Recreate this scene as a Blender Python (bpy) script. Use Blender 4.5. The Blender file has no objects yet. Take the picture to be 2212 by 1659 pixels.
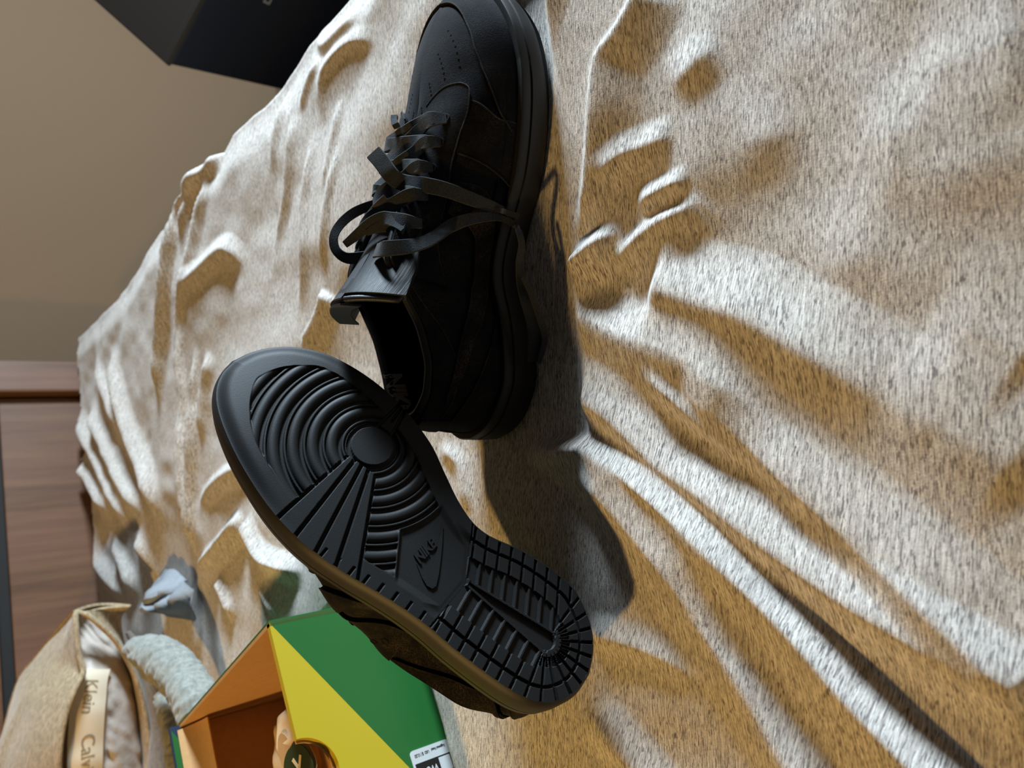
import bpy, bmesh, math, random
import numpy as np
from mathutils import Vector, Matrix
from mathutils.bvhtree import BVHTree

scn = bpy.context.scene
COL = scn.collection
random.seed(7); RNG = np.random.default_rng(7)

# ------------------------------------------------------------------ camera
# The photograph lies on its side: image left is up, image top is the room's right (+x).
F = 1661.0; CAMH = 0.36; PITCH = math.radians(40)
CP, SP = math.cos(PITCH), math.sin(PITCH)
CAM = np.array([0.0, 0.0, CAMH])
cam_data = bpy.data.cameras.new('camera'); cam = bpy.data.objects.new('camera', cam_data); COL.objects.link(cam)
fwd = Vector((0, CP, -SP)); up = Vector((0, SP, CP)); right = Vector((1, 0, 0))
cam.matrix_world = Matrix(((-up.x, right.x, -fwd.x, 0), (-up.y, right.y, -fwd.y, 0), (-up.z, right.z, -fwd.z, CAMH), (0, 0, 0, 1)))
cam_data.sensor_width = 36; cam_data.lens = F / 2212 * 36; cam_data.clip_start = .01
cam_data.dof.use_dof = True; cam_data.dof.focus_distance = .50; cam_data.dof.aperture_fstop = 9
scn.camera = cam

# ------------------------------------------------------------------ light
w = bpy.data.worlds.new('world'); scn.world = w; w.use_nodes = True
w.node_tree.nodes['Background'].inputs[0].default_value = (.72, .66, .60, 1)
w.node_tree.nodes['Background'].inputs[1].default_value = .05
def area_light(name, loc, target, color, power, sx, sy):
    l = bpy.data.lights.new(name, 'AREA'); l.color = color; l.energy = power; l.shape = 'RECTANGLE'; l.size = sx; l.size_y = sy; l.spread = math.radians(150)
    o = bpy.data.objects.new(name, l); COL.objects.link(o); o.location = loc
    o.rotation_euler = (Vector(target) - Vector(loc)).to_track_quat('-Z', 'Y').to_euler(); return o
area_light('window_daylight', (2.35, .98, .415), (0, .45, 0), (.70, .86, 1.0), 136, .55, .36)
ld = bpy.data.lights.new('bedside_lamp', 'POINT'); ld.color = (1.0, .62, .20); ld.energy = 55; ld.shadow_soft_size = .05
lo = bpy.data.objects.new('bedside_lamp', ld); COL.objects.link(lo); lo.location = (-1.28, .42, 1.03)
vs = scn.view_settings; vs.view_transform = 'Standard'; vs.look = 'None'; vs.exposure = 0; vs.gamma = 1; vs.use_curve_mapping = False

# ------------------------------------------------------------------ helpers
def ray(px, py):
    r = (829.5 - py) / F; u = (1106 - px) / F
    return np.array([r, CP + SP * u, -SP + CP * u])
def Pz(px, py, z=0.0):
    d = ray(px, py); return CAM + d * ((z - CAMH) / d[2])
def Py(px, py, y):
    d = ray(px, py); return CAM + d * (y / d[1])
def sm(a, b, x):
    t = np.clip((x - a) / (b - a + 1e-12), 0, 1); return t * t * (3 - 2 * t)
def meta(o, label=None, cat=None, group=None, kind=None):
    for k, v in (('label', label), ('category', cat), ('group', group), ('kind', kind)):
        if v: o[k] = v
    return o
def empty(name, loc=(0, 0, 0), label=None, cat=None, group=None):
    o = bpy.data.objects.new(name, None); COL.objects.link(o); o.location = loc; o.empty_display_size = .05
    return meta(o, label, cat, group)
def mesh_obj(name, verts, faces, mat=None, parent=None, smooth=True, mtx=None, auto=None):
    me = bpy.data.meshes.new(name); me.from_pydata([tuple(map(float, v)) for v in verts], [], [tuple(map(int, f)) for f in faces]); me.update()
    return link_mesh(name, me, mat, parent, smooth, mtx, auto)
def link_mesh(name, me, mat=None, parent=None, smooth=True, mtx=None, auto=None):
    if mat: me.materials.append(mat)
    if mtx is not None:
        me.transform(mtx)
        if mtx.determinant() < 0: me.flip_normals()
    me.polygons.foreach_set('use_smooth', [smooth] * len(me.polygons))
    if auto:
        try: me.set_sharp_from_angle(angle=math.radians(auto))
        except Exception: pass
    o = bpy.data.objects.new(name, me); COL.objects.link(o)
    if parent: o.parent = parent; o.matrix_parent_inverse = parent_inv(parent)
    return o
def parent_inv(p):
    m = Matrix.Identity(4); q = p
    while q is not None:
        m = q.matrix_basis @ m if q.parent is None else q.matrix_basis @ m
        if q.parent is not None: m = q.matrix_parent_inverse @ m
        q = q.parent
    return m.inverted()
def grid_faces(nu, nv, wrap_u=False):
    f = []
    for i in range(nu if wrap_u else nu - 1):
        a = i * nv; b = ((i + 1) % nu) * nv
        for j in range(nv - 1): f.append((a + j, b + j, b + j + 1, a + j + 1))
    return f
def fast_grid(name, V, nu, nv, mat, parent=None, flip=False, keep=None):
    idx = np.arange(nu * nv).reshape(nu, nv)
    q = np.stack([idx[:-1, :-1], idx[1:, :-1], idx[1:, 1:], idx[:-1, 1:]], -1).reshape(-1, 4)
    if flip: q = q[:, ::-1]
    V = np.asarray(V)
    if keep is not None:
        q = q[keep.ravel()[q].all(1)]; used = np.unique(q); re = np.full(nu * nv, -1); re[used] = np.arange(len(used)); q = re[q]; V = V[used]
    me = bpy.data.meshes.new(name); n = len(q)
    me.vertices.add(len(V)); me.vertices.foreach_set('co', np.ascontiguousarray(V, dtype=np.float32).ravel())
    me.loops.add(n * 4); me.loops.foreach_set('vertex_index', q.ravel().astype(np.int32))
    me.polygons.add(n); me.polygons.foreach_set('loop_start', np.arange(n, dtype=np.int32) * 4)
    me.update(calc_edges=True); me.validate()
    return link_mesh(name, me, mat, parent, True)
def sheet(name, G, thick, mat, parent=None, mtx=None, normals=None, both=False):
    """thin shell with turned-down edges from a grid of points G[nu,nv,3]"""
    G = np.asarray(G, float); nu, nv = G.shape[:2]
    if normals is None:
        du = np.gradient(G, axis=0); dv = np.gradient(G, axis=1); normals = np.cross(du, dv)
        normals /= np.linalg.norm(normals, axis=2, keepdims=True) + 1e-12
    top = (G + normals * thick).reshape(-1, 3); bot = G.reshape(-1, 3); n = nu * nv
    V = np.vstack([top, bot]); f = grid_faces(nu, nv)
    f += [tuple(n + i for i in reversed(q)) for q in f]
    def skirt(ids):
        for a, b in zip(ids[:-1], ids[1:]): f.append((a, n + a, n + b, b))
    skirt([j for j in range(nv)]); skirt([(nu - 1) * nv + j for j in reversed(range(nv))])
    skirt([i * nv for i in reversed(range(nu))]); skirt([i * nv + nv - 1 for i in range(nu)])
    return mesh_obj(name, V, f, mat, parent, True, mtx, 50)
def spline(pts, n):
    p = np.asarray(pts, float); d = np.r_[0, np.cumsum(np.linalg.norm(np.diff(p, axis=0), axis=1))]
    m = np.zeros_like(p); m[1:-1] = (p[2:] - p[:-2]) / (d[2:] - d[:-2])[:, None]
    m[0] = (p[1] - p[0]) / (d[1] - d[0]); m[-1] = (p[-1] - p[-2]) / (d[-1] - d[-2])
    s = np.linspace(0, d[-1], n); k = np.clip(np.searchsorted(d, s, side='right') - 1, 0, len(p) - 2)
    h = (d[k + 1] - d[k]); t = ((s - d[k]) / h)[:, None]; h = h[:, None]
    return (2*t**3-3*t**2+1)*p[k] + (t**3-2*t**2+t)*h*m[k] + (-2*t**3+3*t**2)*p[k+1] + (t**3-t**2)*h*m[k+1]
def lerp_table(tab, t):
    a = np.asarray(tab, float); d = a[:, 0]
    dense = np.linspace(d[0], d[-1], 400); out = []
    for c in range(1, a.shape[1]):
        y = np.interp(dense, d, a[:, c])
        k = np.hanning(29); k /= k.sum(); yp = np.pad(y, 14, mode='reflect', reflect_type='odd')
        out.append(np.interp(t, dense, np.convolve(yp, k, mode='valid')))
    return out
def ribbon(name, pts, normals, width, thick, mat, parent=None, mtx=None, n=40, tip=None):
    P = spline(pts, n); N = np.asarray(normals, float)
    if N.ndim == 1: N = np.tile(N, (len(pts), 1))
    N = spline(N, n) if len(N) > 1 else N
    T = np.gradient(P, axis=0); T /= np.linalg.norm(T, axis=1, keepdims=True)
    B = np.cross(T, N); B /= np.linalg.norm(B, axis=1, keepdims=True) + 1e-12; N = np.cross(B, T)
    prof = [(-.5, .1), (-.45, .5), (0, .52), (.45, .5), (.5, .1), (.5, -.1), (.45, -.5), (0, -.5), (-.45, -.5), (-.5, -.1)]
    k = len(prof); V = []
    wv = np.full(n, width) if np.isscalar(width) else np.interp(np.linspace(0, 1, n), np.linspace(0, 1, len(width)), width)
    for i in range(n):
        for a, b in prof: V.append(P[i] + B[i] * a * wv[i] + N[i] * b * thick)
    f = []
    for i in range(n - 1):
        for j in range(k): f.append((i*k+j, i*k+(j+1) % k, (i+1)*k+(j+1) % k, (i+1)*k+j))
    f.append(tuple(reversed(range(k)))); f.append(tuple((n-1)*k+j for j in range(k)))
    return mesh_obj(name, V, f, mat, parent, True, mtx, 30)
def tube(name, pts, rad, mat, parent=None, n=40, k=12, mtx=None):
    P = spline(pts, n); T = np.gradient(P, axis=0); T /= np.linalg.norm(T, axis=1, keepdims=True)
    R = np.interp(np.linspace(0, 1, n), np.linspace(0, 1, len(rad)), rad) if not np.isscalar(rad) else np.full(n, rad)
    V = []; N = np.cross(T[0], (0.13, .21, 1)); N /= np.linalg.norm(N)
    for i in range(n):
        N = N - T[i] * N.dot(T[i]); N /= np.linalg.norm(N); B = np.cross(T[i], N)
        for j in range(k):
            a = 2 * math.pi * j / k; V.append(P[i] + R[i] * (math.cos(a) * N + math.sin(a) * B))
    f = [(i*k+j, i*k+(j+1) % k, (i+1)*k+(j+1) % k, (i+1)*k+j) for i in range(n-1) for j in range(k)]
    f.append(tuple(reversed(range(k)))); f.append(tuple((n-1)*k+j for j in range(k)))
    return mesh_obj(name, V, f, mat, parent, True, mtx, 60)
def text_mesh(name, body, size, mat, mtx, parent=None, extrude=.0003, shear=0, offset=0, spacing=1, cx='CENTER', sx=1.0):
    cu = bpy.data.curves.new(name, 'FONT'); cu.body = body; cu.size = size; cu.extrude = extrude; cu.shear = shear; cu.offset = offset
    cu.space_character = spacing; cu.align_x = cx; cu.align_y = 'CENTER'; cu.resolution_u = 4
    t = bpy.data.objects.new('tmp_text', cu); COL.objects.link(t)
    dg = bpy.context.evaluated_depsgraph_get(); me = bpy.data.meshes.new_from_object(t.evaluated_get(dg))
    bpy.data.objects.remove(t); bpy.data.curves.remove(cu); me.name = name
    me.transform(mtx @ Matrix.Diagonal((sx, 1, 1, 1)))
    return me, name, mat, parent
def put(tm, smooth=False): return link_mesh(tm[1], tm[0], tm[2], tm[3], smooth)
def frame(o, x, y):
    """matrix with origin o, x axis x, y axis near y"""
    o, x, y = Vector(o), Vector(x).normalized(), Vector(y); z = x.cross(y).normalized(); y = z.cross(x)
    return Matrix(((x.x, y.x, z.x, o.x), (x.y, y.y, z.y, o.y), (x.z, y.z, z.z, o.z), (0, 0, 0, 1)))

# ------------------------------------------------------------------ materials
class NT:
    def __init__(s, name):
        s.m = bpy.data.materials.new(name); s.m.use_nodes = True; s.t = s.m.node_tree; s.b = s.t.nodes['Principled BSDF']
    def n(s, typ, **kw):
        x = s.t.nodes.new(typ)
        for k, v in kw.items():
            if k in x.inputs.keys() if isinstance(k, str) else False: x.inputs[k].default_value = v
            else: setattr(x, k, v)
        return x
    def l(s, a, b): s.t.links.new(a, b)
    def coord(s, scale=(1, 1, 1), rot=(0, 0, 0), kind='Object'):
        tc = s.n('ShaderNodeTexCoord'); mp = s.n('ShaderNodeMapping'); mp.inputs['Scale'].default_value = scale; mp.inputs['Rotation'].default_value = rot
        s.l(tc.outputs[kind], mp.inputs['Vector']); return mp.outputs['Vector']
    def noise(s, vec, scale, detail=3, rough=.55, dist=0):
        x = s.n('ShaderNodeTexNoise'); x.inputs['Scale'].default_value = scale; x.inputs['Detail'].default_value = detail
        x.inputs['Roughness'].default_value = rough; x.inputs['Distortion'].default_value = dist; s.l(vec, x.inputs['Vector']); return x.outputs['Fac']
    def ramp(s, fac, stops, interp='LINEAR'):
        x = s.n('ShaderNodeValToRGB'); cr = x.color_ramp; cr.interpolation = interp
        while len(cr.elements) < len(stops): cr.elements.new(.5)
        for e, (p, c) in zip(cr.elements, stops):
            e.position = p; e.color = (*c, 1) if len(c) == 3 else c
        s.l(fac, x.inputs['Fac']); return x.outputs['Color']
    def mix(s, fac, a, b, typ='MIX'):
        x = s.n('ShaderNodeMix', data_type='RGBA', blend_type=typ)
        for sock, v in ((x.inputs[0], fac), (x.inputs[6], a), (x.inputs[7], b)):
            if hasattr(v, 'is_linked') or hasattr(v, 'links'): s.l(v, sock)
            elif isinstance(v, tuple): sock.default_value = (*v, 1) if len(v) == 3 else v
            else: sock.default_value = v
        return x.outputs[2]
    def bump(s, h, strength=.3, dist=.001):
        x = s.n('ShaderNodeBump'); x.inputs['Strength'].default_value = strength; x.inputs['Distance'].default_value = dist
        s.l(h, x.inputs['Height']); s.l(x.outputs['Normal'], s.b.inputs['Normal'])
    def base(s, v):
        if isinstance(v, tuple): s.b.inputs['Base Color'].default_value = (*v, 1)
        else: s.l(v, s.b.inputs['Base Color'])
    def p(s, **kw):
        for k, v in kw.items(): s.b.inputs[k.replace('_', ' ')].default_value = v
        return s
def simple(name, col, rough=.6, nscale=0, nstr=.2, ndist=.0005, var=0, spec=.5, sheen=0, kind='Object', stretch=(1, 1, 1)):
    m = NT(name); m.p(Roughness=rough, Specular_IOR_Level=spec)
    if sheen: m.p(Sheen_Weight=sheen, Sheen_Roughness=.5)
    if nscale:
        v = m.coord(stretch, kind=kind); nz = m.noise(v, nscale)
        if nstr: m.bump(nz, nstr, ndist)
        if var:
            c2 = m.ramp(nz, [(.3, tuple(c * (1 - var) for c in col)), (.7, tuple(min(1, c * (1 + var)) for c in col))]); m.base(c2)
        else: m.base(col)
    else: m.base(col)
    return m.m

def mat_comforter():
    m = NT('heather_cotton'); m.p(Roughness=.92, Specular_IOR_Level=.15, Sheen_Weight=.08)
    a = math.radians(-9)
    v1 = m.coord((215, 1350, 90), (0, 0, a)); v2 = m.coord((75, 1150, 60), (0, 0, a)); v3 = m.coord((420, 1900, 200), (0, 0, a))
    n1 = m.noise(v1, 1.0, 2, .5); n2 = m.noise(v2, 1.0, 3, .6); n3 = m.noise(v3, 1.0, 2, .6)
    light = m.ramp(n2, [(.36, (.33, .285, .245)), (.5, (.57, .52, .46)), (.62, (.86, .80, .72))])
    light = m.mix(.35, light, m.ramp(n3, [(.35, (.38, .34, .30)), (.65, (.86, .81, .74))]))
    dark = m.ramp(n1, [(.395, (1, 1, 1)), (.46, (0, 0, 0))])
    big = m.noise(m.coord((60, 200, 60), (0, 0, a)), 1.0, 2, .5)
    fac = m.mix(1.0, dark, m.ramp(big, [(.3, (1, 1, 1)), (.7, (.6, .6, .6))]), 'MULTIPLY')
    m.base(m.mix(fac, light, (.17, .145, .135)))
    wv = m.noise(m.coord((900, 900, 900)), 1.0, 2, .6); m.bump(wv, .25, .0006)
    return m.m
def mat_suede(name, col, speck, sheen=.22, fac=.6):
    m = NT(name); m.p(Roughness=.95, Specular_IOR_Level=.12, Sheen_Weight=sheen, Sheen_Roughness=.45)
    v = m.coord((1, 1, 1)); n1 = m.noise(v, 900, 3, .7); n2 = m.noise(v, 60, 3, .6)
    c = m.ramp(n1, [(.42, col), (.62, speck)]); c = m.mix(m.ramp(n2, [(.4, (0, 0, 0)), (.7, (fac, fac, fac))]), col, c); m.base(c)
    m.b.inputs['Sheen Tint'].default_value = (.8, .8, .85, 1)
    m.bump(n1, .45, .0006); return m.m
M = {}
M['comforter'] = mat_comforter()
M['suede'] = mat_suede('black_suede', (.0045, .0045, .0055), (.035, .030, .026), .05)
M['suede_warm'] = mat_suede('worn_black_suede', (.0055, .005, .005), (.06, .046, .032), .07, .9)
M['fuzz'] = mat_suede('suede_edge', (.012, .011, .0105), (.055, .050, .045), .12, 1.0)
M['rubber'] = simple('black_rubber', (.0105, .0107, .0108), .55, 1800, .3, .0003, spec=.2)
M['rubber_mid'] = simple('black_rubber_sidewall', (.009, .009, .0092), .55, 900, .12, .0003, spec=.4)
M['leather'] = simple('black_lining_leather', (.010, .009, .008), .38, 500, .15, .0004, spec=.5)
M['lace'] = simple('charcoal_lace', (.030, .033, .036), .9, 1100, .5, .0005, .4, spec=.12, sheen=.08, stretch=(1, 1.8, 1))
M['satin'] = simple('charcoal_satin', (.012, .013, .015), .46, 900, .5, .0006, .3, spec=.5, sheen=.0, stretch=(.05, 1.6, .05))
M['label'] = simple('charcoal_label', (.022, .021, .022), .7, 900, .2, .0004)
M['aglet'] = simple('black_aglet', (.02, .017, .015), .3)
M['print'] = simple('grey_print', (.75, .64, .54), .6)
M['kraft'] = simple('kraft_board', (.50, .28, .11), .75, 160, .06, .0004, .06)
M['kraft_light'] = simple('kraft_paper', (.62, .38, .17), .8, 220, .05, .0004, .05)
M['tissue'] = simple('tissue_paper', (.74, .52, .29), .7, 40, .25, .002, .05)
M['green'] = simple('green_print', (.016, .125, .024), .42, 30, .03, .001)
M['yellow'] = simple('yellow_print', (.52, .385, .018), .42, 30, .03, .001)
M['blue'] = simple('navy_print', (.012, .025, .06), .5, 30, .03, .001)
M['white'] = simple('white_label', (.62, .62, .60), .5)
M['ink'] = simple('black_ink', (.012, .010, .009), .5)
M['sticker'] = simple('dark_green_sticker', (.022, .035, .008), .5, 60, .05, .0005, .15)
M['cream'] = simple('cream_print', (.72, .56, .30), .6)
M['navy_box'] = simple('navy_card', (.007, .011, .019), .55, 400, .12, .0005)
M['dark_lid'] = simple('black_lid_card', (.017, .0135, .011), .6, 400, .1, .0005)
M['grey_print'] = simple('pale_grey_print', (.24, .24, .24), .6)
M['wall'] = simple('tan_wall_paint', (.165, .103, .055), .9, 260, .08, .001, .03)
M['floor'] = simple('brown_floor', (.13, .08, .045), .7, 30, .1, .001, .2)
M['satin_white'] = simple('white_satin', (.66, .58, .50), .34, 22, .35, .006, .03, sheen=.2)
M['band'] = simple('cream_band', (.80, .68, .50), .5, 300, .05, .0004)
M['gold_print'] = simple('tan_lettering', (.34, .25, .13), .6)
M['sheet_grey'] = simple('blue_grey_sheet', (.25, .265, .28), .8, 300, .15, .0006, .08)
def mat_fleece(name, c1, c2, sc=210):
    m = NT(name); m.p(Roughness=.95, Specular_IOR_Level=.1, Sheen_Weight=.25)
    n = m.noise(m.coord((.45, 1, 1), (0, .3, .5)), sc, 4, .65); m.base(m.ramp(n, [(.35, c1), (.65, c2)])); m.bump(n, .5, .002); return m.m
M['fleece_tan'] = mat_fleece('tan_fleece', (.27, .20, .115), (.50, .38, .235))
M['fleece_grey'] = mat_fleece('grey_fleece', (.17, .15, .135), (.27, .24, .22), 380)
M['sherpa'] = mat_fleece('grey_sherpa', (.20, .205, .175), (.35, .35, .31), 170)
def mat_wood():
    m = NT('brown_wood'); m.p(Roughness=.5, Specular_IOR_Level=.35)
    n = m.noise(m.coord((60, 60, 3.5)), 1, 5, .6); n2 = m.noise(m.coord((9, 9, 1.2)), 1, 3, .6)
    c = m.ramp(n, [(.3, (.085, .038, .018)), (.7, (.155, .078, .038))]); m.base(m.mix(m.ramp(n2, [(.4, (0, 0, 0)), (.65, (.5, .5, .5))]), c, (.17, .075, .045))); m.bump(n, .08, .001); return m.m
M['wood'] = mat_wood()
M['gap'] = simple('dark_gap', (.012, .009, .006), .8)

# ------------------------------------------------------------------ room and headboard
HB0 = np.array([.10, 2.03, 0]); HD = np.array([.898, .440, 0]); HN = np.array([.440, -.898, 0])    # headboard line, its direction, towards the room
def slab(name, c0, ux, uy, uz, lx, ly, lz, mat, parent=None, bev=0.0, mtx=None):
    bm = bmesh.new(); bmesh.ops.create_cube(bm, size=1)
    for v in bm.verts: v.co = Vector(((v.co.x + .5) * lx, (v.co.y + .5) * ly, (v.co.z + .5) * lz))
    if bev: bmesh.ops.bevel(bm, geom=bm.edges[:], offset=bev, segments=2, profile=.6, affect='EDGES', clamp_overlap=True)
    me = bpy.data.meshes.new(name); bm.to_mesh(me); bm.free()
    ux, uy, uz = (np.asarray(a, float) for a in (ux, uy, uz))
    mm = Matrix(((ux[0], uy[0], uz[0], c0[0]), (ux[1], uy[1], uz[1], c0[1]), (ux[2], uy[2], uz[2], c0[2]), (0, 0, 0, 1)))
    me.transform(mm)
    if mm.determinant() < 0: me.flip_normals()
    if mat: me.materials.append(mat)
    me.polygons.foreach_set('use_smooth', [False] * len(me.polygons))
    o = bpy.data.objects.new(name, me); COL.objects.link(o)
    if parent: o.parent = parent; o.matrix_parent_inverse = parent_inv(parent)
    return o
Z = (0, 0, 1)
FLOOR = -.58
meta(slab('floor', (-2.6, -1.2, FLOOR - .05), (1, 0, 0), (0, 1, 0), Z, 6.2, 4.6, .05, M['floor']), kind='structure')
WD = np.array([.993, .118, 0]); WN = np.array([.118, -.993, 0]); wb = HB0 - WN * .10 - WD * 3.0
meta(slab('wall_back', (wb[0], wb[1], FLOOR), WD, -WN, Z, 6.0, .08, 3.0, M['wall']), kind='structure')

hb = empty('headboard', tuple(HB0 + np.array([0, 0, FLOOR])), 'dark brown wooden headboard of the bed standing against the tan wall', 'headboard')
def on_hb(px, py, off=0.0):
    d = ray(px, py); p0 = HB0 + HN * off; t = ((p0 - CAM) @ HN) / (d @ HN); p = CAM + d * t
    return (p - HB0) @ HD, p[2]
def hb_slab(name, a0, a1, z0, z1, off0, off1, mat, bev=.004):
    p = HB0 + HD * a0 + HN * off0
    return slab(name, (p[0], p[1], z0), HD, HN, Z, a1 - a0, off1 - off0, z1 - z0, mat, hb, bev)
aR, _ = on_hb(60, 781, .03); aP, _ = on_hb(60, 848, .03)
_, zg = on_hb(8, 1330, .0)
hb_slab('post', aP, aR, FLOOR, .62, -.02, .035, M['wood'], .006)
hb_slab('panel', -1.6, aP - .004, FLOOR, zg - .012, -.01, .012, M['wood'])
hb_slab('rail', -1.6, aP - .002, zg + .012, .60, -.012, .03, M['wood'], .005)
hb_slab('groove', -1.6, aP + .01, FLOOR, .58, -.02, -.011, M['gap'], 0)

# ------------------------------------------------------------------ comforter (one cloth, folds as real relief)
EDGE_PX = [(830, -170), (780, -70), (725, 0), (645, 90), (603, 150), (548, 230), (492, 290), (470, 330), (440, 350), (400, 420), (330, 500), (285, 580), (240, 650), (190, 700), (137, 752), (128, 772)]
EDGE = np.array([Pz(*p)[:2] for p in EDGE_PX]); EDGE = np.vstack([[.62, -.5], EDGE, EDGE[-1] + np.array([-.02, .25])])
def polydist(x, y, poly):
    """signed distance to an open polyline (positive on the left of its direction), and the fraction along it"""
    best = np.full(x.shape, 1e9); sg = np.zeros(x.shape); fr = np.zeros(x.shape)
    L = np.r_[0, np.cumsum(np.linalg.norm(np.diff(poly, axis=0), axis=1))]
    for i in range(len(poly) - 1):
        a, b = poly[i], poly[i + 1]; d = b - a; l2 = d @ d + 1e-15
        t = ((x - a[0]) * d[0] + (y - a[1]) * d[1]) / l2; tc = np.clip(t, 0, 1)
        dx = x - a[0] - tc * d[0]; dy = y - a[1] - tc * d[1]; dd = np.hypot(dx, dy)
        c = d[0] * (y - a[1]) - d[1] * (x - a[0]); m = dd < best
        best[m] = dd[m]; sg[m] = np.sign(c)[m]; fr[m] = ((L[i] + tc * (L[i + 1] - L[i])) / L[-1])[m]
    return best * np.where(sg == 0, 1, sg), fr
# each fold: crest line (read off the photograph, laid on the bed plane), height, width of the window side, width of the lamp side (metres), end tapers
FOLDS = [
 ([(1150,885),(1183,906),(1245,946),(1317,993),(1389,1045),(1462,1105),(1534,1168),(1606,1234),(1679,1306),(1751,1382),(1840,1485),(1950,1600),(2040,1690),(2150,1800)], .0165, .0112, .030, .06, .0),
 ([(1180,765),(1208,825),(1262,862),(1317,899),(1371,950),(1425,1004),(1480,1040),(1534,1075),(1590,1118),(1642,1158),(1715,1212),(1787,1262),(1950,1362),(2150,1490),(2300,1600)], .0120, .022, .0175, .12, .1),
 ([(1385,795),(1440,846),(1510,915),(1575,968),(1640,1040)], .0055, .0070, .010, .3, .3),
 ([(1468,822),(1534,888),(1606,945),(1679,1013),(1751,1082),(1840,1155),(1932,1230),(2024,1312),(2116,1395),(2260,1520)], .0085, .028, .012, .15, .05),
 ([(1240,1000),(1317,1073),(1389,1152),(1462,1243),(1547,1365),(1620,1478),(1712,1640),(1790,1780)], .0115, .018, .024, .15, .05),
 ([(1270,1362),(1310,1376),(1390,1400),(1480,1445),(1570,1510)], .0045, .012, .012, .1, .5),
 ([(1255,1490),(1300,1560),(1360,1640),(1420,1720),(1500,1850)], .0095, .018, .020, .3, .05),
 ([(1143,627),(1185,603),(1236,574),(1280,540),(1303,520),(1330,503),(1350,490)], .0135, .0095, .020, .03, .3),
 ([(1160,634),(1200,655),(1263,690),(1330,722),(1371,737),(1425,757),(1500,790),(1600,850),(1720,920)], .0100, .020, .030, .06, .3),
 ([(1390,612),(1453,633),(1534,660),(1615,685),(1700,735),(1800,795),(1920,870),(2050,950)], .0115, .028, .028, .08, .45),
 ([(1320,576),(1371,521),(1425,483),(1466,465),(1501,440),(1520,410)], .0070, .0075, .020, .25, .3),
 ([(1366,444),(1412,424),(1466,400),(1501,392)], .0055, .008, .010, .3, .3),
 ([(1300,405),(1344,346),(1412,314),(1470,296)], .0055, .012, .015, .25, .25),
 ([(1400,-60),(1385,0),(1345,75),(1308,130),(1297,220),(1287,325),(1268,440),(1246,525)], .0105, .0090, .030, .1, .2),
 ([(1445,205),(1500,150),(1565,85)], .0045, .016, .016, .4, .4),
 ([(1150,150),(1168,75),(1190,0),(1210,-60)], .0050, .008, .018, .3, .1),
 ([(1560,330),(1660,300),(1760,260)], .0022, .02, .02, .5, .5), ([(1700,600),(1850,560),(1990,520)], .0026, .03, .03, .5, .5),
 ([(1830,330),(1930,290),(2050,280)], .0026, .03, .028, .5, .5), ([(1950,170),(2100,120),(2230,60)], .0030, .03, .03, .4, .2),
 ([(1900,850),(2050,930),(2250,1050)], .0030, .03, .03, .4, .2), ([(2000,680),(2120,720),(2260,790)], .0022, .03, .03, .4, .2),
 # beyond the shoes
 ([(735,200),(723,250),(707,385),(700,420)], .0040, .007, .010, .3, .3), ([(735,300),(731,331),(715,440),(704,562),(700,600)], .0045, .007, .010, .3, .3),
 ([(676,270),(669,318),(655,440),(658,521),(650,630),(640,700)], .0055, .008, .016, .25, .3), ([(630,240),(623,291),(612,413),(596,494),(590,560)], .0058, .009, .016, .25, .3),
 ([(600,180),(590,250),(582,340),(578,380)], .0050, .009, .014, .3, .4), ([(455,350),(449,386),(430,467),(417,548),(395,657),(385,730),(375,800)], .0090, .012, .022, .2, .2),
 ([(470,325),(440,375),(417,413),(392,494),(388,530)], .016, .020, .020, .15, .3), ([(447,350),(415,395),(386,440),(376,500),(366,600),(355,700),(345,820),(345,900)], .018, .024, .016, .1, .2),
 ([(400,624),(440,585),(484,540),(517,560),(525,610)], .0100, .018, .022, .2, .3), ([(652,752),(678,705),(700,655),(706,625)], .0085, .008, .030, .3, .1),
 ([(660,70),(690,95),(730,60),(780,20)], .0055, .018, .010, .2, .3), ([(700,270),(690,200),(700,150),(750,95),(820,90)], .0045, .012, .009, .3, .3),
 ([(640,250),(660,170),(690,120)], .0045, .010, .010, .3, .3),
 ([(192,874),(230,960),(272,1040),(318,1120)], .022, .030, .030, .2, .2), ([(165,890),(210,985),(250,1060),(300,1140)], .020, .030, .030, .2, .2),
 ([(137,917),(170,985),(215,1060),(260,1116)], .020, .030, .030, .2, .2), ([(240,740),(262,860),(290,960),(330,1060),(345,1150)], .020, .030, .028, .2, .2),
 ([(205,770),(240,870),(270,950)], .014, .022, .022, .3, .3), ([(400,690),(392,770),(396,860),(396,940),(404,1110),(410,1190)], .013, .016, .014, .2, .2),
 ([(425,740),(422,860),(420,981),(416,1080),(414,1171),(410,1230)], .015, .014, .012, .2, .2), ([(455,760),(440,840),(436,920),(436,960)], .010, .016, .02, .2, .3),
 ([(531,1114),(500,1150),(470,1185),(428,1236),(405,1290)], .0150, .014, .024, .1, .2), ([(560,1000),(500,1020),(440,1075),(432,1130)], .0090, .012, .020, .2, .3),
 ([(534,1117),(548,1160),(570,1200),(610,1222),(660,1240)], .0150, .014, .018, .1, .3), ([(470,1250),(490,1290),(510,1340)], .010, .014, .014, .2, .3),
 ([(420,1250),(400,1300),(390,1360)], .012, .014, .014, .2, .3), ([(250,1160),(275,1220),(300,1300)], .016, .024, .024, .3, .3),
 ([(300,1150),(320,1220),(345,1290),(360,1330)], .018, .022, .022, .2, .2), ([(205,1180),(240,1250),(280,1290)], .014, .03, .03, .3, .3),
 ([(945,965),(985,1000),(1000,1060),(1010,1120)], .0040, .008, .010, .2, .3), ([(560,1260),(580,1300),(600,1330)], .006, .01, .01, .3, .3),
]
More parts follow.
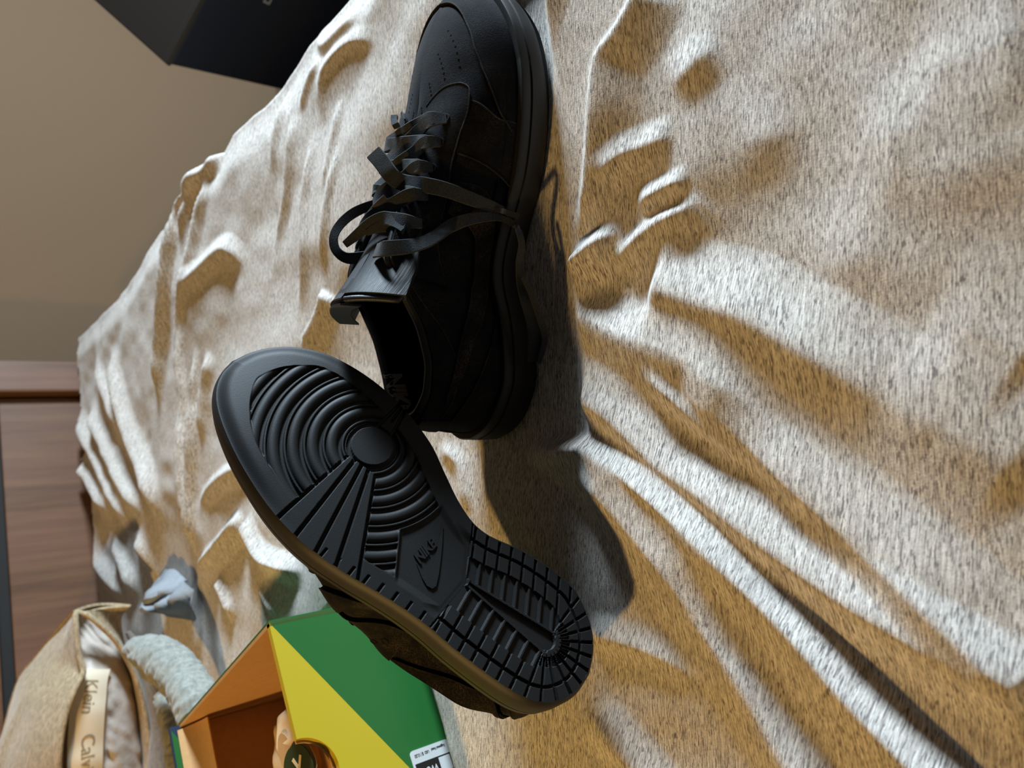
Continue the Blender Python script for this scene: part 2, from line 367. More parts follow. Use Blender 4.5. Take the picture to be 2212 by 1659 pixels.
def vnoise(x, y, seed):
    xi = np.floor(x).astype(int); yi = np.floor(y).astype(int); fx = x - xi; fy = y - yi; fx = fx*fx*(3-2*fx); fy = fy*fy*(3-2*fy)
    def h(a, b):
        n = (a * 374761393 + b * 668265263 + seed * 974634) & 0xffffffff; n = ((n ^ (n >> 13)) * 1274126177) & 0xffffffff
        return ((n ^ (n >> 16)) & 0xffff) / 65535.0
    return (h(xi, yi)*(1-fx)+h(xi+1, yi)*fx)*(1-fy) + (h(xi, yi+1)*(1-fx)+h(xi+1, yi+1)*fx)*fy
SHOE1_AT = (-.036, .437); SHOE1_ROT = math.radians(7.5)
def bed_height(x, y):
    z = np.zeros(x.shape)
    for pl, h, wu, wl, t0, t1 in FOLDS:
        poly = np.array([Pz(*p)[:2] for p in pl])
        if len(poly) > 2: poly = spline(poly, len(poly) * 4)
        R = 3.2 * max(wu, wl); lo_, hi_ = poly.min(0) - R, poly.max(0) + R
        m = (x > lo_[0]) & (x < hi_[0]) & (y > lo_[1]) & (y < hi_[1])
        if not m.any(): continue
        d, f = polydist(x[m], y[m], poly)
        # window side: the side whose offset points towards +x (and away from the camera)
        T = poly[-1] - poly[0]; nrm = np.array([-T[1], T[0]]); side = 1 if nrm @ np.array([.90, .44]) > 0 else -1
        d = d * side; a = np.abs(d); wdt = np.where(d > 0, wu, wl)
        r0 = .16 * wdt; t_ = np.clip(1 - (np.sqrt(a * a + r0 * r0) - r0) / (wdt * 1.12), 0, 1); prof = t_ ** 1.3
        tap = (sm(0, t0, f) if t0 > 0 else 1) * (sm(0, t1, 1 - f) if t1 > 0 else 1)
        z[m] += h * prof * tap
    near = sm(1.3, .5, y)
    z += .010 * (vnoise(x * 7, y * 7, 3) - .5) + .0050 * (vnoise(x * 17 + y * 3, y * 15, 5) - .5) + (.0010 + .0012 * (1 - near)) * (vnoise(x * 42, y * 34, 9) - .5)
    # pressed flat under the shoe
    c, s = math.cos(SHOE1_ROT), math.sin(SHOE1_ROT); u = (x - SHOE1_AT[0]) * c + (y - SHOE1_AT[1]) * s; v = -(x - SHOE1_AT[0]) * s + (y - SHOE1_AT[1]) * c
    ex = np.maximum(np.maximum(-.005 - u, u - .315), 0); ey = np.maximum(np.maximum(-.078 - v, v - .046), 0)
    k = sm(.013, .0, np.hypot(ex, ey)); z = z * (1 - k) + k * -.004
    # swell that carries the leaning shoe's heel, flat ground below the box
    k = sm(.075, .015, np.hypot(x + .192, y - .400)); z = z * (1 - k) + k * .0066
    bx, by = x + .195, y - .61; a = bx * -.57 + by * .82; b = bx * -.82 + by * -.57
    ex = np.maximum(np.maximum(-a, a - .33), 0); ey = np.maximum(np.maximum(-.01 - b, b - .28), 0); k = sm(.03, 0, np.hypot(ex, ey)); z = z * (1 - k) + k * -.020
    k = sm(.30, .18, np.hypot((x + .50) / 1.15, (y - 1.24) / .9)) * .9; z = z * (1 - k) + k * -.016       # weight of pillow and blankets
    d, f = polydist(x, y, EDGE); d = -d          # beyond the right edge the cloth hangs down
    z -= .012 * sm(-.06, 0, d) + np.clip(d, 0, None) ** 1.15 * 3.2
    return np.maximum(z, FLOOR + .05)
yp = np.linspace(2350, 118, 760); up_ = (1106 - yp) / F
ys = (CP + SP * up_) * CAMH / (SP - CP * up_)
ys = ys[ys < 2.06]; ys = np.r_[np.linspace(-.30, ys[0] - .004, 14), ys]
rr = np.r_[np.linspace(-1.6, -.60, 90)[:-1], np.linspace(-.60, .60, 640), np.linspace(.60, 1.5, 24)[1:]]
zd = np.maximum((ys * CP + CAMH * SP), .25)
X = rr[:, None] * zd[None, :]; Y = np.repeat(ys[None, :], len(rr), 0)
X = np.clip(X, -1.15, None)
Zb = bed_height(X, Y)
for _ in range(3):                                    # a little softness in every crease
    Zs = Zb.copy(); Zs[1:-1] = (Zb[:-2] + 2 * Zb[1:-1] + Zb[2:]) / 4; Zt = Zs.copy(); Zt[:, 1:-1] = (Zs[:, :-2] + 2 * Zs[:, 1:-1] + Zs[:, 2:]) / 4; ws_ = sm(.85, .50, Y); Zb = Zb * (1 - ws_) + Zt * ws_
de, _ = polydist(X, Y, EDGE); behind = (X - HB0[0]) * HN[0] + (Y - HB0[1]) * HN[1]
keep = (-de < .10) & (behind > .045)
comf = fast_grid('comforter', np.stack([X, Y, Zb], -1).reshape(-1, 3), len(rr), len(ys), M['comforter'], keep=keep)
meta(comf, 'rumpled heather grey-beige comforter spread over the whole bed under the shoes', 'comforter')
def bed_z(x, y): return float(bed_height(np.array([x]), np.array([y]))[0])
mt = slab('mattress', (-1.08, -.28, -.42), (1, 0, 0), (0, 1, 0), Z, 1.05, 1.60, .36, M['sheet_grey'], None, .03)
meta(mt, 'thick mattress of the bed hidden under the heather comforter', 'mattress')

# ------------------------------------------------------------------ shoes
# shoe frame: x heel to toe, +y the inner (medial) side, z up from the ground. Built as a right shoe, mirrored for the left.
LAT = [(-.0012,-.004),(.0003,-.017),(.006,-.028),(.014,-.036),(.026,-.041),(.044,-.043),(.076,-.043),(.099,-.0415),(.119,-.0418),(.139,-.0435),(.156,-.0455),(.185,-.0465),(.208,-.0435),(.228,-.038),(.251,-.029),(.271,-.019),(.291,-.006),(.303,.006),(.3095,.019),(.3110,.031)]
MED = [(-.0012,-.004),(.0025,.009),(.009,.020),(.019,.029),(.032,.0365),(.050,.0385),(.074,.037),(.098,.0315),(.112,.032),(.129,.0385),(.147,.049),(.169,.062),(.200,.072),(.230,.0765),(.262,.0745),(.283,.067),(.297,.057),(.306,.045),(.3110,.031)]
LATC, MEDC = spline(LAT, 400), spline(MED, 400)
OUT = np.vstack([LATC, MEDC[::-1][1:-1]])            # closed, counter-clockwise seen from above
def chain_y(ch, x):
    o = np.maximum.accumulate(ch[:, 0]); return np.interp(x, o, ch[:, 1])
def spring(x): return .011 * np.clip((x - .235) / .075, 0, 1) ** 2
def yc(x): return np.interp(x, [0, .03, .1, .15, .2, .23, .26, .30], [-.004, -.003, -.003, .002, .010, .016, .021, .028])
def topz(x): return np.interp(x, [0, .08, .16, .24, .311], [.032, .029, .0255, .026, .033])
TOP = [  # arc fraction, x, half width, z of the upper's edge
 (0, .0085, .000, .0825), (.045, .0110, .0135, .0825), (.11, .024, .0265, .0815), (.175, .045, .0315, .0808), (.25, .069, .0315, .086), (.32, .090, .030, .0965), (.385, .111, .0265, .1075),
 (.44, .130, .0235, .1005), (.52, .156, .0215, .0885), (.60, .182, .019, .077), (.66, .199, .0145, .0715), (.71, .206, .007, .0695), (.76, .210, .001, .069), (.85, .215, .0, .0685), (1, .224, .0, .067)]
PUFF = 0.0
def base_pt(tau):
    tau = np.asarray(tau, float); t = np.abs(tau); out = np.zeros(tau.shape + (2,))
    for ch, m in ((LATC, tau < 0), (MEDC, tau >= 0)):
        i = t * (len(ch) - 1)
        for k in range(2): out[..., k] = np.where(m, np.interp(i, np.arange(len(ch)), ch[:, k]), out[..., k])
    c = np.stack([np.clip(out[..., 0], .05, .25), yc(np.clip(out[..., 0], .05, .25))], -1); d = c - out
    return out + d / (np.linalg.norm(d, axis=-1, keepdims=True) + 1e-9) * .0045
def upper_pt(tau, v):
    """point on the upper's outer skin; tau -1..1 (toe, lateral, heel, medial, toe), v 0 (sole) .. 1 (collar or ridge)"""
    tau, v = np.broadcast_arrays(np.asarray(tau, float), np.asarray(v, float)); t = np.abs(tau)
    B = base_pt(tau); xt, hw, zt = lerp_table(TOP, t)
    yt = yc(xt) + np.sign(tau) * np.maximum(hw, 0) - np.where(tau < 0, PUFF * .8, 0) * sm(.04, .2, t) * (1 - sm(.42, .60, t)); z0 = topz(B[..., 0]) - .004
    k = sm(.46, .68, t)                                     # 0 quarter, 1 toe box
    th = v * math.pi / 2
    fh = (1 - k) * v ** 1.55 + k * (1 - np.cos(th) ** 1.05); fv = (1 - k) * v + k * np.sin(th) ** .86
    x = B[..., 0] + (xt - B[..., 0]) * fh; y = B[..., 1] + (yt - B[..., 1]) * fh; z = z0 + (zt - z0) * fv
    bul = .0035 * np.sin(np.pi * np.clip(v, 0, 1)) * (1 - k); d = B - np.stack([xt, yt], -1); d /= np.linalg.norm(d, axis=-1, keepdims=True) + 1e-6
    heel = sm(.2, 0, t)
    bul = bul + np.where(tau < 0, PUFF, 0) * np.sin(np.pi * np.clip(v, 0, 1) ** .75) * sm(.03, .2, t) * (1 - sm(.42, .60, t))
    pinch = heel * (-.004 * np.sin(np.pi * np.clip(v, 0, 1) ** 1.4))
    return np.stack([x + d[..., 0] * (bul + pinch), y + d[..., 1] * (bul + pinch), z], -1)
def upper_n(tau, v, e=.004):
    a = upper_pt(tau + e, v) - upper_pt(tau - e, v); vv = np.clip(v, .01, .985); b = upper_pt(tau, vv + .012) - upper_pt(tau, vv - .012)
    n = np.cross(a, b); n /= np.linalg.norm(n, axis=-1, keepdims=True) + 1e-12
    p = upper_pt(tau, v); ctr = np.stack([np.clip(p[..., 0], .03, .24), yc(p[..., 0]), np.full(p.shape[:-1], .04)], -1)
    s = np.sign(((p - ctr) * n).sum(-1)); return n * np.where(s == 0, 1, s)[..., None]
def strip_grid(ca, cb, n=60, nw=9, off=0.0):
    A, B = spline(ca, n), spline(cb, n); w_ = np.linspace(0, 1, nw)[None, :, None]
    tv = A[:, None] * (1 - w_) + B[:, None] * w_
    P_, N_ = upper_pt(tv[..., 0], tv[..., 1]), upper_n(tv[..., 0], tv[..., 1]); return P_ + N_ * off, N_
def overlay(name, ca, cb, mat, root, mtx, thick=.0014, n=60, nw=9, off=.0):
    G, N_ = strip_grid(ca, cb, n, nw, -.0006); thick = thick + off + .0006
    du = np.gradient(G, axis=0); dv = np.gradient(G, axis=1); c = np.cross(du, dv)
    if (c * N_).sum() < 0: G, N_ = G[:, ::-1], N_[:, ::-1]
    return sheet(name, G, thick, mat, root, mtx, N_)

def seam(root, mtx, tv, off=.0018, rad=.00055, n=70):
    c_ = spline(tv, n); P_ = upper_pt(c_[:, 0], c_[:, 1]) + upper_n(c_[:, 0], c_[:, 1]) * off
    tube('seam', P_, rad, M['fuzz'], root, n, 6, mtx)
def sole_depth(x, y, e):
    """relief of the tread: 0 at the lug tops, positive into the rubber (metres)"""
    d = np.zeros(x.shape); gr = lambda dist, hw, soft=.0005: sm(hw + soft, hw - soft * .6, np.abs(dist))
    xh = np.where(y > -.004, .094 + (y + .004) * .52, .094 + (-.004 - y) * .10)          # chevron at the front of the heel
    xa = np.where(y > -.002, .1972 - np.sqrt(np.clip(.0605 ** 2 - (y - .0342) ** 2, 1e-9, None)), .1484 + .58 * (y + .002))                                # back edge of the ring field
    fore = x > xa; cx, cy = .1972, .0342; r = np.hypot(x - cx, y - cy)
    inset = .0135 + .012 * sm(.255, .30, x)
    field = sm(inset - .0004, inset + .0010, e) * sm(-.0004, .0008, x - xa) * sm(.112, .1105, r)
    ph = ((r - .0195) / .01235) % 1.0
    ridge = sm(.10, .05, np.minimum(ph, 1 - ph)) * .0020
    band = np.sqrt(np.clip(1 - ((ph - .58) / .31) ** 2, 0, 1)) * .0027
    ring = .0029 - np.maximum(ridge, band)
    ring = np.where(r < .0142, .0, np.where(r < .0172, .0026, ring))
    d = np.where(fore, np.maximum(d, ring * field), d)
    # fans of straight ribs from the centre disc to both edges
    f = (x - (.183 + (y - .019) * .53)) / ((.2055 + (y - .018) * -.105) - (.183 + (y - .019) * .53) + 1e-6)
    inF = (y < .0185) & (f > -.06) & (f < 1.06) & (e > .0)
    wdt = np.maximum((.2055 + (y - .018) * -.105) - (.183 + (y - .019) * .53), .004)
    g = np.zeros(x.shape)
    for q in (0, .26, .5, .75, 1): g = np.maximum(g, gr((f - q) * wdt, .0011))
    d = np.where(inF & (r > .0155), np.where(np.abs(f - .5) < .5 + .03, g * .0028, d), d)
    fm = (x - (.192 + (y - .049) * .19)); fM = ((.2035 - (y - .050) * .06) - x); inM = (y > .0495) & (fm > -.0014) & (fM > -.0014)
    gm = np.maximum(gr(fm, .0011), gr(fM, .0011)); gm = np.maximum(gm, gr(fm - (fm + fM) * .52, .0008) * sm(.056, .060, y))
    d = np.where(inM & (r > .0155), gm * .0027, d)
    # arch
    arch = (x < xa) & (x > xh); ar = sm(.010, .016, e) * .0020 * sm(0, .003, xa - x)
    slope = sm(.013, .001, x - xh) * .0022
    d = np.where(arch, np.maximum(ar, slope * sm(.006, .012, e)), d)
    # short slits along the outer edge
    lat = y < -.02
    for k in range(8):
        xs_ = .105 + k * .0102; d = np.maximum(d, np.where(lat & (x > .09) & (x < .182), gr(x - xs_, .0006) * sm(.0068, .0058, e) * .0024, 0))
    # heel blocks
    heel = x <= xh; h = np.zeros(x.shape)
    h = np.maximum(h, gr(x - xh, .0007) * .0024)
    h = np.maximum(h, gr(e - .0088, .00075) * .0026)
    med = y > -.004
    q = np.where(med, x - .46 * (y - .03), x - .06 * (y + .03))
    kq = np.where(med, (q - .1083) / .0096, (q - .0945) / .0095); dq = (kq - np.round(kq)) * .0096
    front = x > .030
    tr = gr(dq, .0007) * .0026 * (front & (e < .0195))
    h = np.maximum(h, tr)
    kq2 = kq - .27; dq2 = (kq2 - np.round(kq2)) * .0096
    # recessed channels with thin ribs between them
    ys_ = -.0035; hw = np.interp(x, [.03, .036, .093], [.0062, .0058, .0006]); rim = hw + .0018
    sd = np.abs(y - ys_)
    chan = (e > .0195) & (sd > rim) & front
    h = np.where(chan, .0006 + .0017 * sm(.0007, .0014, np.abs(dq2)), h)
    slot = (sd < hw) & (x > .030) & (x < .0925); h = np.where(slot, .0030, np.where((sd < rim) & (x > .028) & (x < .0925), .0005, h))
    ang = np.arctan2(y + .0035, .032 - x); rr_ = np.hypot(y + .0035, .032 - x); ka = ang / (math.pi / 11)
    da = (ka - np.round(ka)) * (math.pi / 11) * rr_
    rad = (~front)
    hr = np.maximum(gr(e - .0088, .00075) * .0026, gr(da, .00065) * .0024 * (rr_ > .0105))
    odd = np.abs(np.round(ka)) % 2 == 1
    rec = (rr_ > .0085) & (rr_ < .0165) & (np.abs(da) > .0012)
    hr = np.where(rad & rec & (e > .012), np.maximum(hr, .0019), hr)
    h = np.where(rad & (np.hypot(y - ys_, x - .0315) > .0075), hr, h)
    h = np.where(rad & (np.hypot(y - ys_, x - .0315) < .0058), .0030, h)
    d = np.where(heel, h, d)
    return d

def make_shoe(root, mtx, tread, colour_suede, laces=None):
    # --- outsole: relief of the tread cut into real geometry
    nx, ny = (960, 310) if tread else (90, 30)
    u = np.linspace(0, math.pi, nx); x = -.0011 + (.3109 + .0011) * (.86 * (u / math.pi) + .14 * (1 - np.cos(u)) / 2)
    x = np.where(u < .5, -.0011 + (x - x[0]) , x)
    yl, ym = chain_y(LATC, x), chain_y(MEDC, x); j = np.linspace(0, 1, ny)
    Xs = np.repeat(x[:, None], ny, 1); Ys = yl[:, None] + (ym - yl)[:, None] * j[None]
    if tread:
        e = np.full(Xs.shape, 1.0)
        for i0 in range(0, nx, 40):
            sl = slice(i0, i0 + 40); o = OUT
            e[sl] = np.sqrt(((Xs[sl][..., None] - o[:, 0]) ** 2 + (Ys[sl][..., None] - o[:, 1]) ** 2).min(-1))
        D = sole_depth(Xs, Ys, e); toe = sm(.012, .0, e) ** 2 * .0035 * sm(.19, .26, Xs)
    else: D = np.zeros(Xs.shape); toe = D
    Zs = spring(Xs) + D + toe
    me_o = fast_grid('outsole', np.stack([Xs, Ys, Zs], -1).reshape(-1, 3), nx, ny, M['rubber'], root, flip=True)
    me_o.data.transform(mtx)
    if mtx.determinant() < 0: me_o.data.flip_normals()
    # --- cup sole wall
    n = len(OUT); T = np.roll(OUT, -1, 0) - np.roll(OUT, 1, 0); Nn = np.stack([T[:, 1], -T[:, 0]], -1); Nn /= np.linalg.norm(Nn, axis=1, keepdims=True)
    for _ in range(6): Nn = (np.roll(Nn, 1, 0) + Nn * 2 + np.roll(Nn, -1, 0)) / 4
    Nn /= np.linalg.norm(Nn, axis=1, keepdims=True)
    zt_, zb_ = topz(OUT[:, 0]), spring(OUT[:, 0])
    toe_r = sm(.19, .26, OUT[:, 0]) * .0035
    prof = [(-.0004, zb_ + toe_r), (.0014, zb_ + toe_r + .0022), (.0026, zb_ + toe_r + .007), (.0028, zb_ * .4 + zt_ * .6), (.0026, zt_ - .0088), (.0012, zt_ - .0082), (.0012, zt_ - .0074), (.0024, zt_ - .0068), (.0022, zt_ - .0016), (.0012, zt_ - .0002), (-.0008, zt_), (-.0055, zt_ - .0004), (-.008, zt_ - .003)]
    V = np.stack([np.column_stack([OUT + Nn * o_, np.broadcast_to(z_, (n,))]) for o_, z_ in prof], 1).reshape(-1, 3)
    mesh_obj('midsole', V, grid_faces(n, len(prof), True), M['rubber_mid'], root, True, mtx, 40)
    # --- upper skin
    tau = np.r_[np.linspace(-1, 0, 130), np.linspace(0, 1, 130)[1:]]; v = np.linspace(0, 1, 44)
    TT, VV = np.meshgrid(tau, v, indexing='ij'); G = upper_pt(TT, VV)
    f = [q[::-1] for q in grid_faces(len(tau), len(v))]
    up_o = mesh_obj('upper', G.reshape(-1, 3), f, colour_suede, root, True, mtx)
    S = colour_suede; W = M['suede_warm']
    # --- leather collar lining rolled over the edge and down inside
    tl = np.linspace(-.62, .62, 150); top = upper_pt(tl, 1.0); xt, hw, zt2 = lerp_table(TOP, np.abs(tl))
    inw = np.stack([np.clip(xt, .045, .30) - top[:, 0], yc(xt) - top[:, 1]], -1); inw /= np.linalg.norm(inw, axis=1, keepdims=True) + 1e-9
    pad = np.interp(np.abs(tl), [0, .3, .40, .62], [.0075, .0075, .0045, .003]); rows = []
    for a in np.linspace(math.pi, -.25 * math.pi, 11):
        rr_ = pad / 2; rows.append(np.column_stack([top[:, :2] + inw * (rr_ + rr_ * math.cos(a))[:, None], top[:, 2] - .001 + rr_ * math.sin(a) * 1.05]))
    for vv in np.linspace(.86, 0.06, 9):
        q = upper_pt(tl, vv); d2 = np.stack([np.clip(q[:, 0], .05, .26) - q[:, 0], yc(q[:, 0]) - q[:, 1]], -1); d2 /= np.linalg.norm(d2, axis=1, keepdims=True) + 1e-9
        rows.append(np.column_stack([q[:, :2] + d2 * (pad * .85 + .0015)[:, None], q[:, 2]]))
    L = np.stack(rows, 1)
    mesh_obj('collar_lining', L.reshape(-1, 3), grid_faces(len(tl), len(rows)), M['leather'], root, True, mtx)
    # --- insole
    ins = [p for p in OUT if -.01 < p[0] < .235]; ring = np.array(ins); c0 = np.array([.11, 0])
    ringi = ring + (c0 - ring) / np.linalg.norm(c0 - ring, axis=1, keepdims=True) * .008
    Vn = [(.11, 0, .0345)] + [(p[0], p[1], .0345 + .004 * math.exp(-((p[0] - .09) / .05) ** 2)) for p in ringi]
    ins_o = mesh_obj('insole', Vn, [(0, i + 1, (i + 1) % len(ringi) + 1) for i in range(len(ringi))], M['leather'], root, True, mtx)
    # --- overlays
    both = (-1, 1)
    ta = np.r_[np.linspace(-.565, -1, 40), np.linspace(1, .565, 40)[1:]]
    def cap_top(t): return np.interp(t, [.60, .625, .65, .70, .735, .785, .86, .94, 1.0], [.02, .09, .19, .285, .335, .37, .375, .36, .355])
    # mudguard: two halves meeting at the toe, laid as one strip by wrapping the parameter
    tt = np.linspace(.605, 1, 70); halves = []
    for sgn in both:
        vv = np.linspace(0, 1, 12)[None] * cap_top(tt)[:, None]; TT2 = np.repeat((sgn * tt)[:, None], 12, 1)
        halves.append((upper_pt(TT2, vv), upper_n(TT2, vv)))
    G2 = np.concatenate([halves[0][0], halves[1][0][::-1][1:]], 0); N2 = np.concatenate([halves[0][1], halves[1][1][::-1][1:]], 0)
    sheet('toe_guard', G2[:, ::-1], .0016, S, root, mtx, N2[:, ::-1])
    for sgn in both:
        # forefoot side panel behind the toe guard
        overlay('side_panel', [(sgn*.525, .02), (sgn*.540, .16), (sgn*.562, .36), (sgn*.580, .58)], [(sgn*.635, .02), (sgn*.640, .20), (sgn*.672, .40), (sgn*.695, .60)], S, root, mtx, .0012, 30, 24, .0002)
        # eyestay with its rounded front
        overlay('eyestay', [(sgn*.355, .992), (sgn*.44, .992), (sgn*.52, .992), (sgn*.60, .992), (sgn*.66, .985), (sgn*.71, .93), (sgn*.748, .84), (sgn*.752, .74)],
                [(sgn*.315, .58), (sgn*.38, .585), (sgn*.44, .64), (sgn*.54, .635), (sgn*.60, .57), (sgn*.66, .47), (sgn*.705, .46), (sgn*.742, .62)], S, root, mtx, .0013, 90, 18, .0014)
        # collar strap
        overlay('collar_panel', [(sgn*.008, .99), (sgn*.08, .99), (sgn*.17, .99), (sgn*.25, .99), (sgn*.33, .99), (sgn*.365, .99)],
                [(sgn*.008, .72), (sgn*.08, .71), (sgn*.17, .70), (sgn*.225, .78), (sgn*.28, .89), (sgn*.345, .96)], S, root, mtx, .0014, 50, 8)
        overlay('heel_counter', [(sgn*.004, .02), (sgn*.10, .02), (sgn*.20, .02), (sgn*.29, .02)], [(sgn*.004, .56), (sgn*.08, .54), (sgn*.16, .40), (sgn*.215, .22)], S, root, mtx, .0014, 40, 10)
        # swoosh-shaped side stripe
        overlay('side_stripe', [(sgn*q_[0], q_[1]) for q_ in SW_IN], [(sgn*q_[0], q_[1]) for q_ in SW_OUT], W, root, mtx, .0017, 80, 9, .0012)
    for sgn in both:
        g_ = lambda q_: [(sgn * a_, b_) for a_, b_ in q_]
        seam(root, mtx, g_([(.315, .58), (.38, .585), (.44, .64), (.54, .635), (.60, .57), (.66, .47), (.705, .46), (.742, .62), (.752, .74), (.748, .84)]), .0026)
        seam(root, mtx, g_([(.695, .60), (.672, .40), (.640, .20), (.636, .04)]), .0014); seam(root, mtx, g_([(.525, .04), (.540, .16), (.562, .36), (.580, .56)]), .0014)
        seam(root, mtx, g_(SW_IN), .0026, .0005); seam(root, mtx, g_(SW_OUT), .0026, .0005)
        seam(root, mtx, g_([(.008, .72), (.08, .71), (.17, .70), (.225, .78), (.28, .89), (.345, .955)]), .0014); seam(root, mtx, g_([(.004, .56), (.08, .54), (.16, .40), (.215, .22)]), .0014)
        seam(root, mtx, g_([(q_, float(cap_top(q_))) for q_ in np.linspace(.62, .995, 30)]), .0016)
    overlay('heel_tab', [(-.055, .58), (-.03, .58), (.03, .58), (.055, .58)], [(-.05, .985), (-.03, .99), (.03, .99), (.05, .985)], S, root, mtx, .0022, 24, 8, .001)
    # --- tongue
    tx = [(.206, .0655, .015), (.180, .0765, .019), (.155, .0885, .022), (.130, .1015, .0255), (.112, .1125, .029), (.097, .1235, .0325), (.088, .1305, .034)]
    if tread: tx = [(a, b - .022, c * .8) for a, b, c in tx[:5]]
    cl = spline([(a, b) for a, b, c in tx], 40); hwid = np.interp(np.linspace(0, 1, 40), np.linspace(0, 1, len(tx)), [c for a, b, c in tx])
    us = np.linspace(-1, 1, 21); crv = np.interp(np.linspace(0, 1, 40), [0, .5, 1], [5, 9, 11])
    G3 = np.zeros((40, 21, 3))
    for i in range(40):
        yy = us * hwid[i]; G3[i, :, 0] = cl[i, 0] - .15 * np.abs(us) ** 2 * hwid[i] * (i / 40); G3[i, :, 1] = yc(cl[i, 0]) + yy; G3[i, :, 2] = cl[i, 1] - crv[i] * yy ** 2 * 1.9 - .001
    edge = .5 + .5 * (1 - np.abs(us) ** 6)
    tg = sheet('tongue', G3[:, ::-1] - np.array([0, 0, .006]), .0065, M['satin'], root, mtx)
    rim = [G3[i, 0] for i in range(22, 40, 3)] + [G3[39, j] for j in range(0, 21, 2)] + [G3[i, 20] for i in range(39, 21, -3)]
    tube('tongue_piping', np.array(rim) + np.array([0, 0, -.001]), .0021, M['satin'], root, 70, 8, mtx)
    return up_o, G3
SW_IN = [(.468, .60), (.452, .48), (.438, .34), (.402, .235), (.35, .225), (.298, .37), (.242, .57), (.183, .72), (.115, .80)]
SW_OUT = [(.525, .55), (.515, .34), (.478, .16), (.41, .075), (.335, .085), (.272, .27), (.21, .52), (.145, .68), (.098, .775)]

MIR = Matrix.Diagonal((1, -1, 1, 1))
shoe_l = empty('sneaker', (SHOE1_AT[0], SHOE1_AT[1], -.002), 'black suede low sneaker standing upright on the comforter with loose charcoal laces', 'shoe')
shoe_l.rotation_euler = (0, 0, SHOE1_ROT); shoe_l.rotation_mode = 'XYZ'
bpy.context.view_layer.update()
M1 = shoe_l.matrix_basis.copy() @ MIR @ Matrix.Diagonal((1.03, 1, 1, 1))
up1, tongue1 = make_shoe(shoe_l, M1, False, M['suede'])

# the leaning shoe: pose solved from the sole's outline
H2 = CAM + ray(1274, 1438) * (.487 * .933); T2 = CAM + ray(450, 830) * (.500 * .933)
ht = (T2 - H2); ht /= np.linalg.norm(ht); mid = CAM - (H2 + T2) / 2; c0 = mid - ht * (mid @ ht); c0 /= np.linalg.norm(c0); W0 = np.cross(ht, c0)
if W0[0] < 0: W0 = -W0
a_ = math.radians(23.5); n2 = math.cos(a_) * c0 + math.sin(a_) * W0; W2 = math.cos(a_) * W0 - math.sin(a_) * c0
M2 = Matrix(((ht[0], W2[0], -n2[0], H2[0]), (ht[1], W2[1], -n2[1], H2[1]), (ht[2], W2[2], -n2[2], H2[2]), (0, 0, 0, 1))) @ Matrix.Diagonal((.933, .933, .933, 1))
shoe_r = empty('sneaker', tuple(H2), 'black suede low sneaker propped on its heel, patterned rubber sole facing out', 'shoe')
bpy.context.view_layer.update()
PUFF = .0125
up2, tongue2 = make_shoe(shoe_r, M2, True, M['suede_warm'])

# ------------------------------------------------------------------ details of the standing shoe
bpy.context.view_layer.update()
def tree_of(roots):
    V, Fc = [], []
    for r_ in roots:
        for c in ([r_] if r_.type == 'MESH' else list(r_.children_recursive)):
            if c.type != 'MESH': continue
            o_ = len(V); V += [v_.co.copy() for v_ in c.data.vertices]; Fc += [tuple(o_ + i for i in p_.vertices) for p_ in c.data.polygons]
    return BVHTree.FromPolygons(V, Fc)
PUFF = 0.0
SKIN = tree_of([shoe_l]); BED = tree_of([comf])
def cast(px, py, tree=None):
    h = (tree or SKIN).ray_cast(Vector(CAM), Vector(ray(px, py)).normalized())
    return (np.array(h[0]), np.array(h[1])) if h[0] is not None else (None, None)
def sh(tau, v, lift=0.0):            # shoe-surface point and normal of the standing shoe, in the room
    P_ = upper_pt(np.array(tau), np.array(v)); N_ = upper_n(np.array(tau), np.array(v)); P_ = P_ + N_ * lift
    m3 = M1.to_3x3(); return np.array(M1 @ Vector(P_)), np.array((m3 @ Vector(N_)).normalized())
EYE = [(.655, .68), (.607, .735), (.558, .80), (.502, .81), (.445, .80), (.392, .885), (.365, .80)]
for root, mm in ((shoe_l, M1), (shoe_r, M2)):
    PUFF = .0125 if root is shoe_r else 0.0
    for sgn in (1, -1):
        for k, (t_, v_) in enumerate(EYE):
            P_ = upper_pt(np.array(sgn * t_), np.array(v_)); N_ = upper_n(np.array(sgn * t_), np.array(v_))
            o_ = P_ + N_ * .0030; ax = np.cross(N_, (0, 0, 1)); ax /= np.linalg.norm(ax); ay = np.cross(N_, ax); V = []
            for rr_, dz in ((.0036, -.0004), (.0030, .0003), (.0021, .0001), (.0014, -.0012)):
                for a in range(14): V.append(o_ + (ax * math.cos(a * math.pi / 7) + ay * math.sin(a * math.pi / 7)) * rr_ + N_ * dz)
            f = [(i*14+j, i*14+(j+1) % 14, (i+1)*14+(j+1) % 14, (i+1)*14+j) for i in range(3) for j in range(14)] + [tuple(42 + j for j in range(14))]
            mesh_obj('eyelet', V, f, M['suede'], root, True, mm)
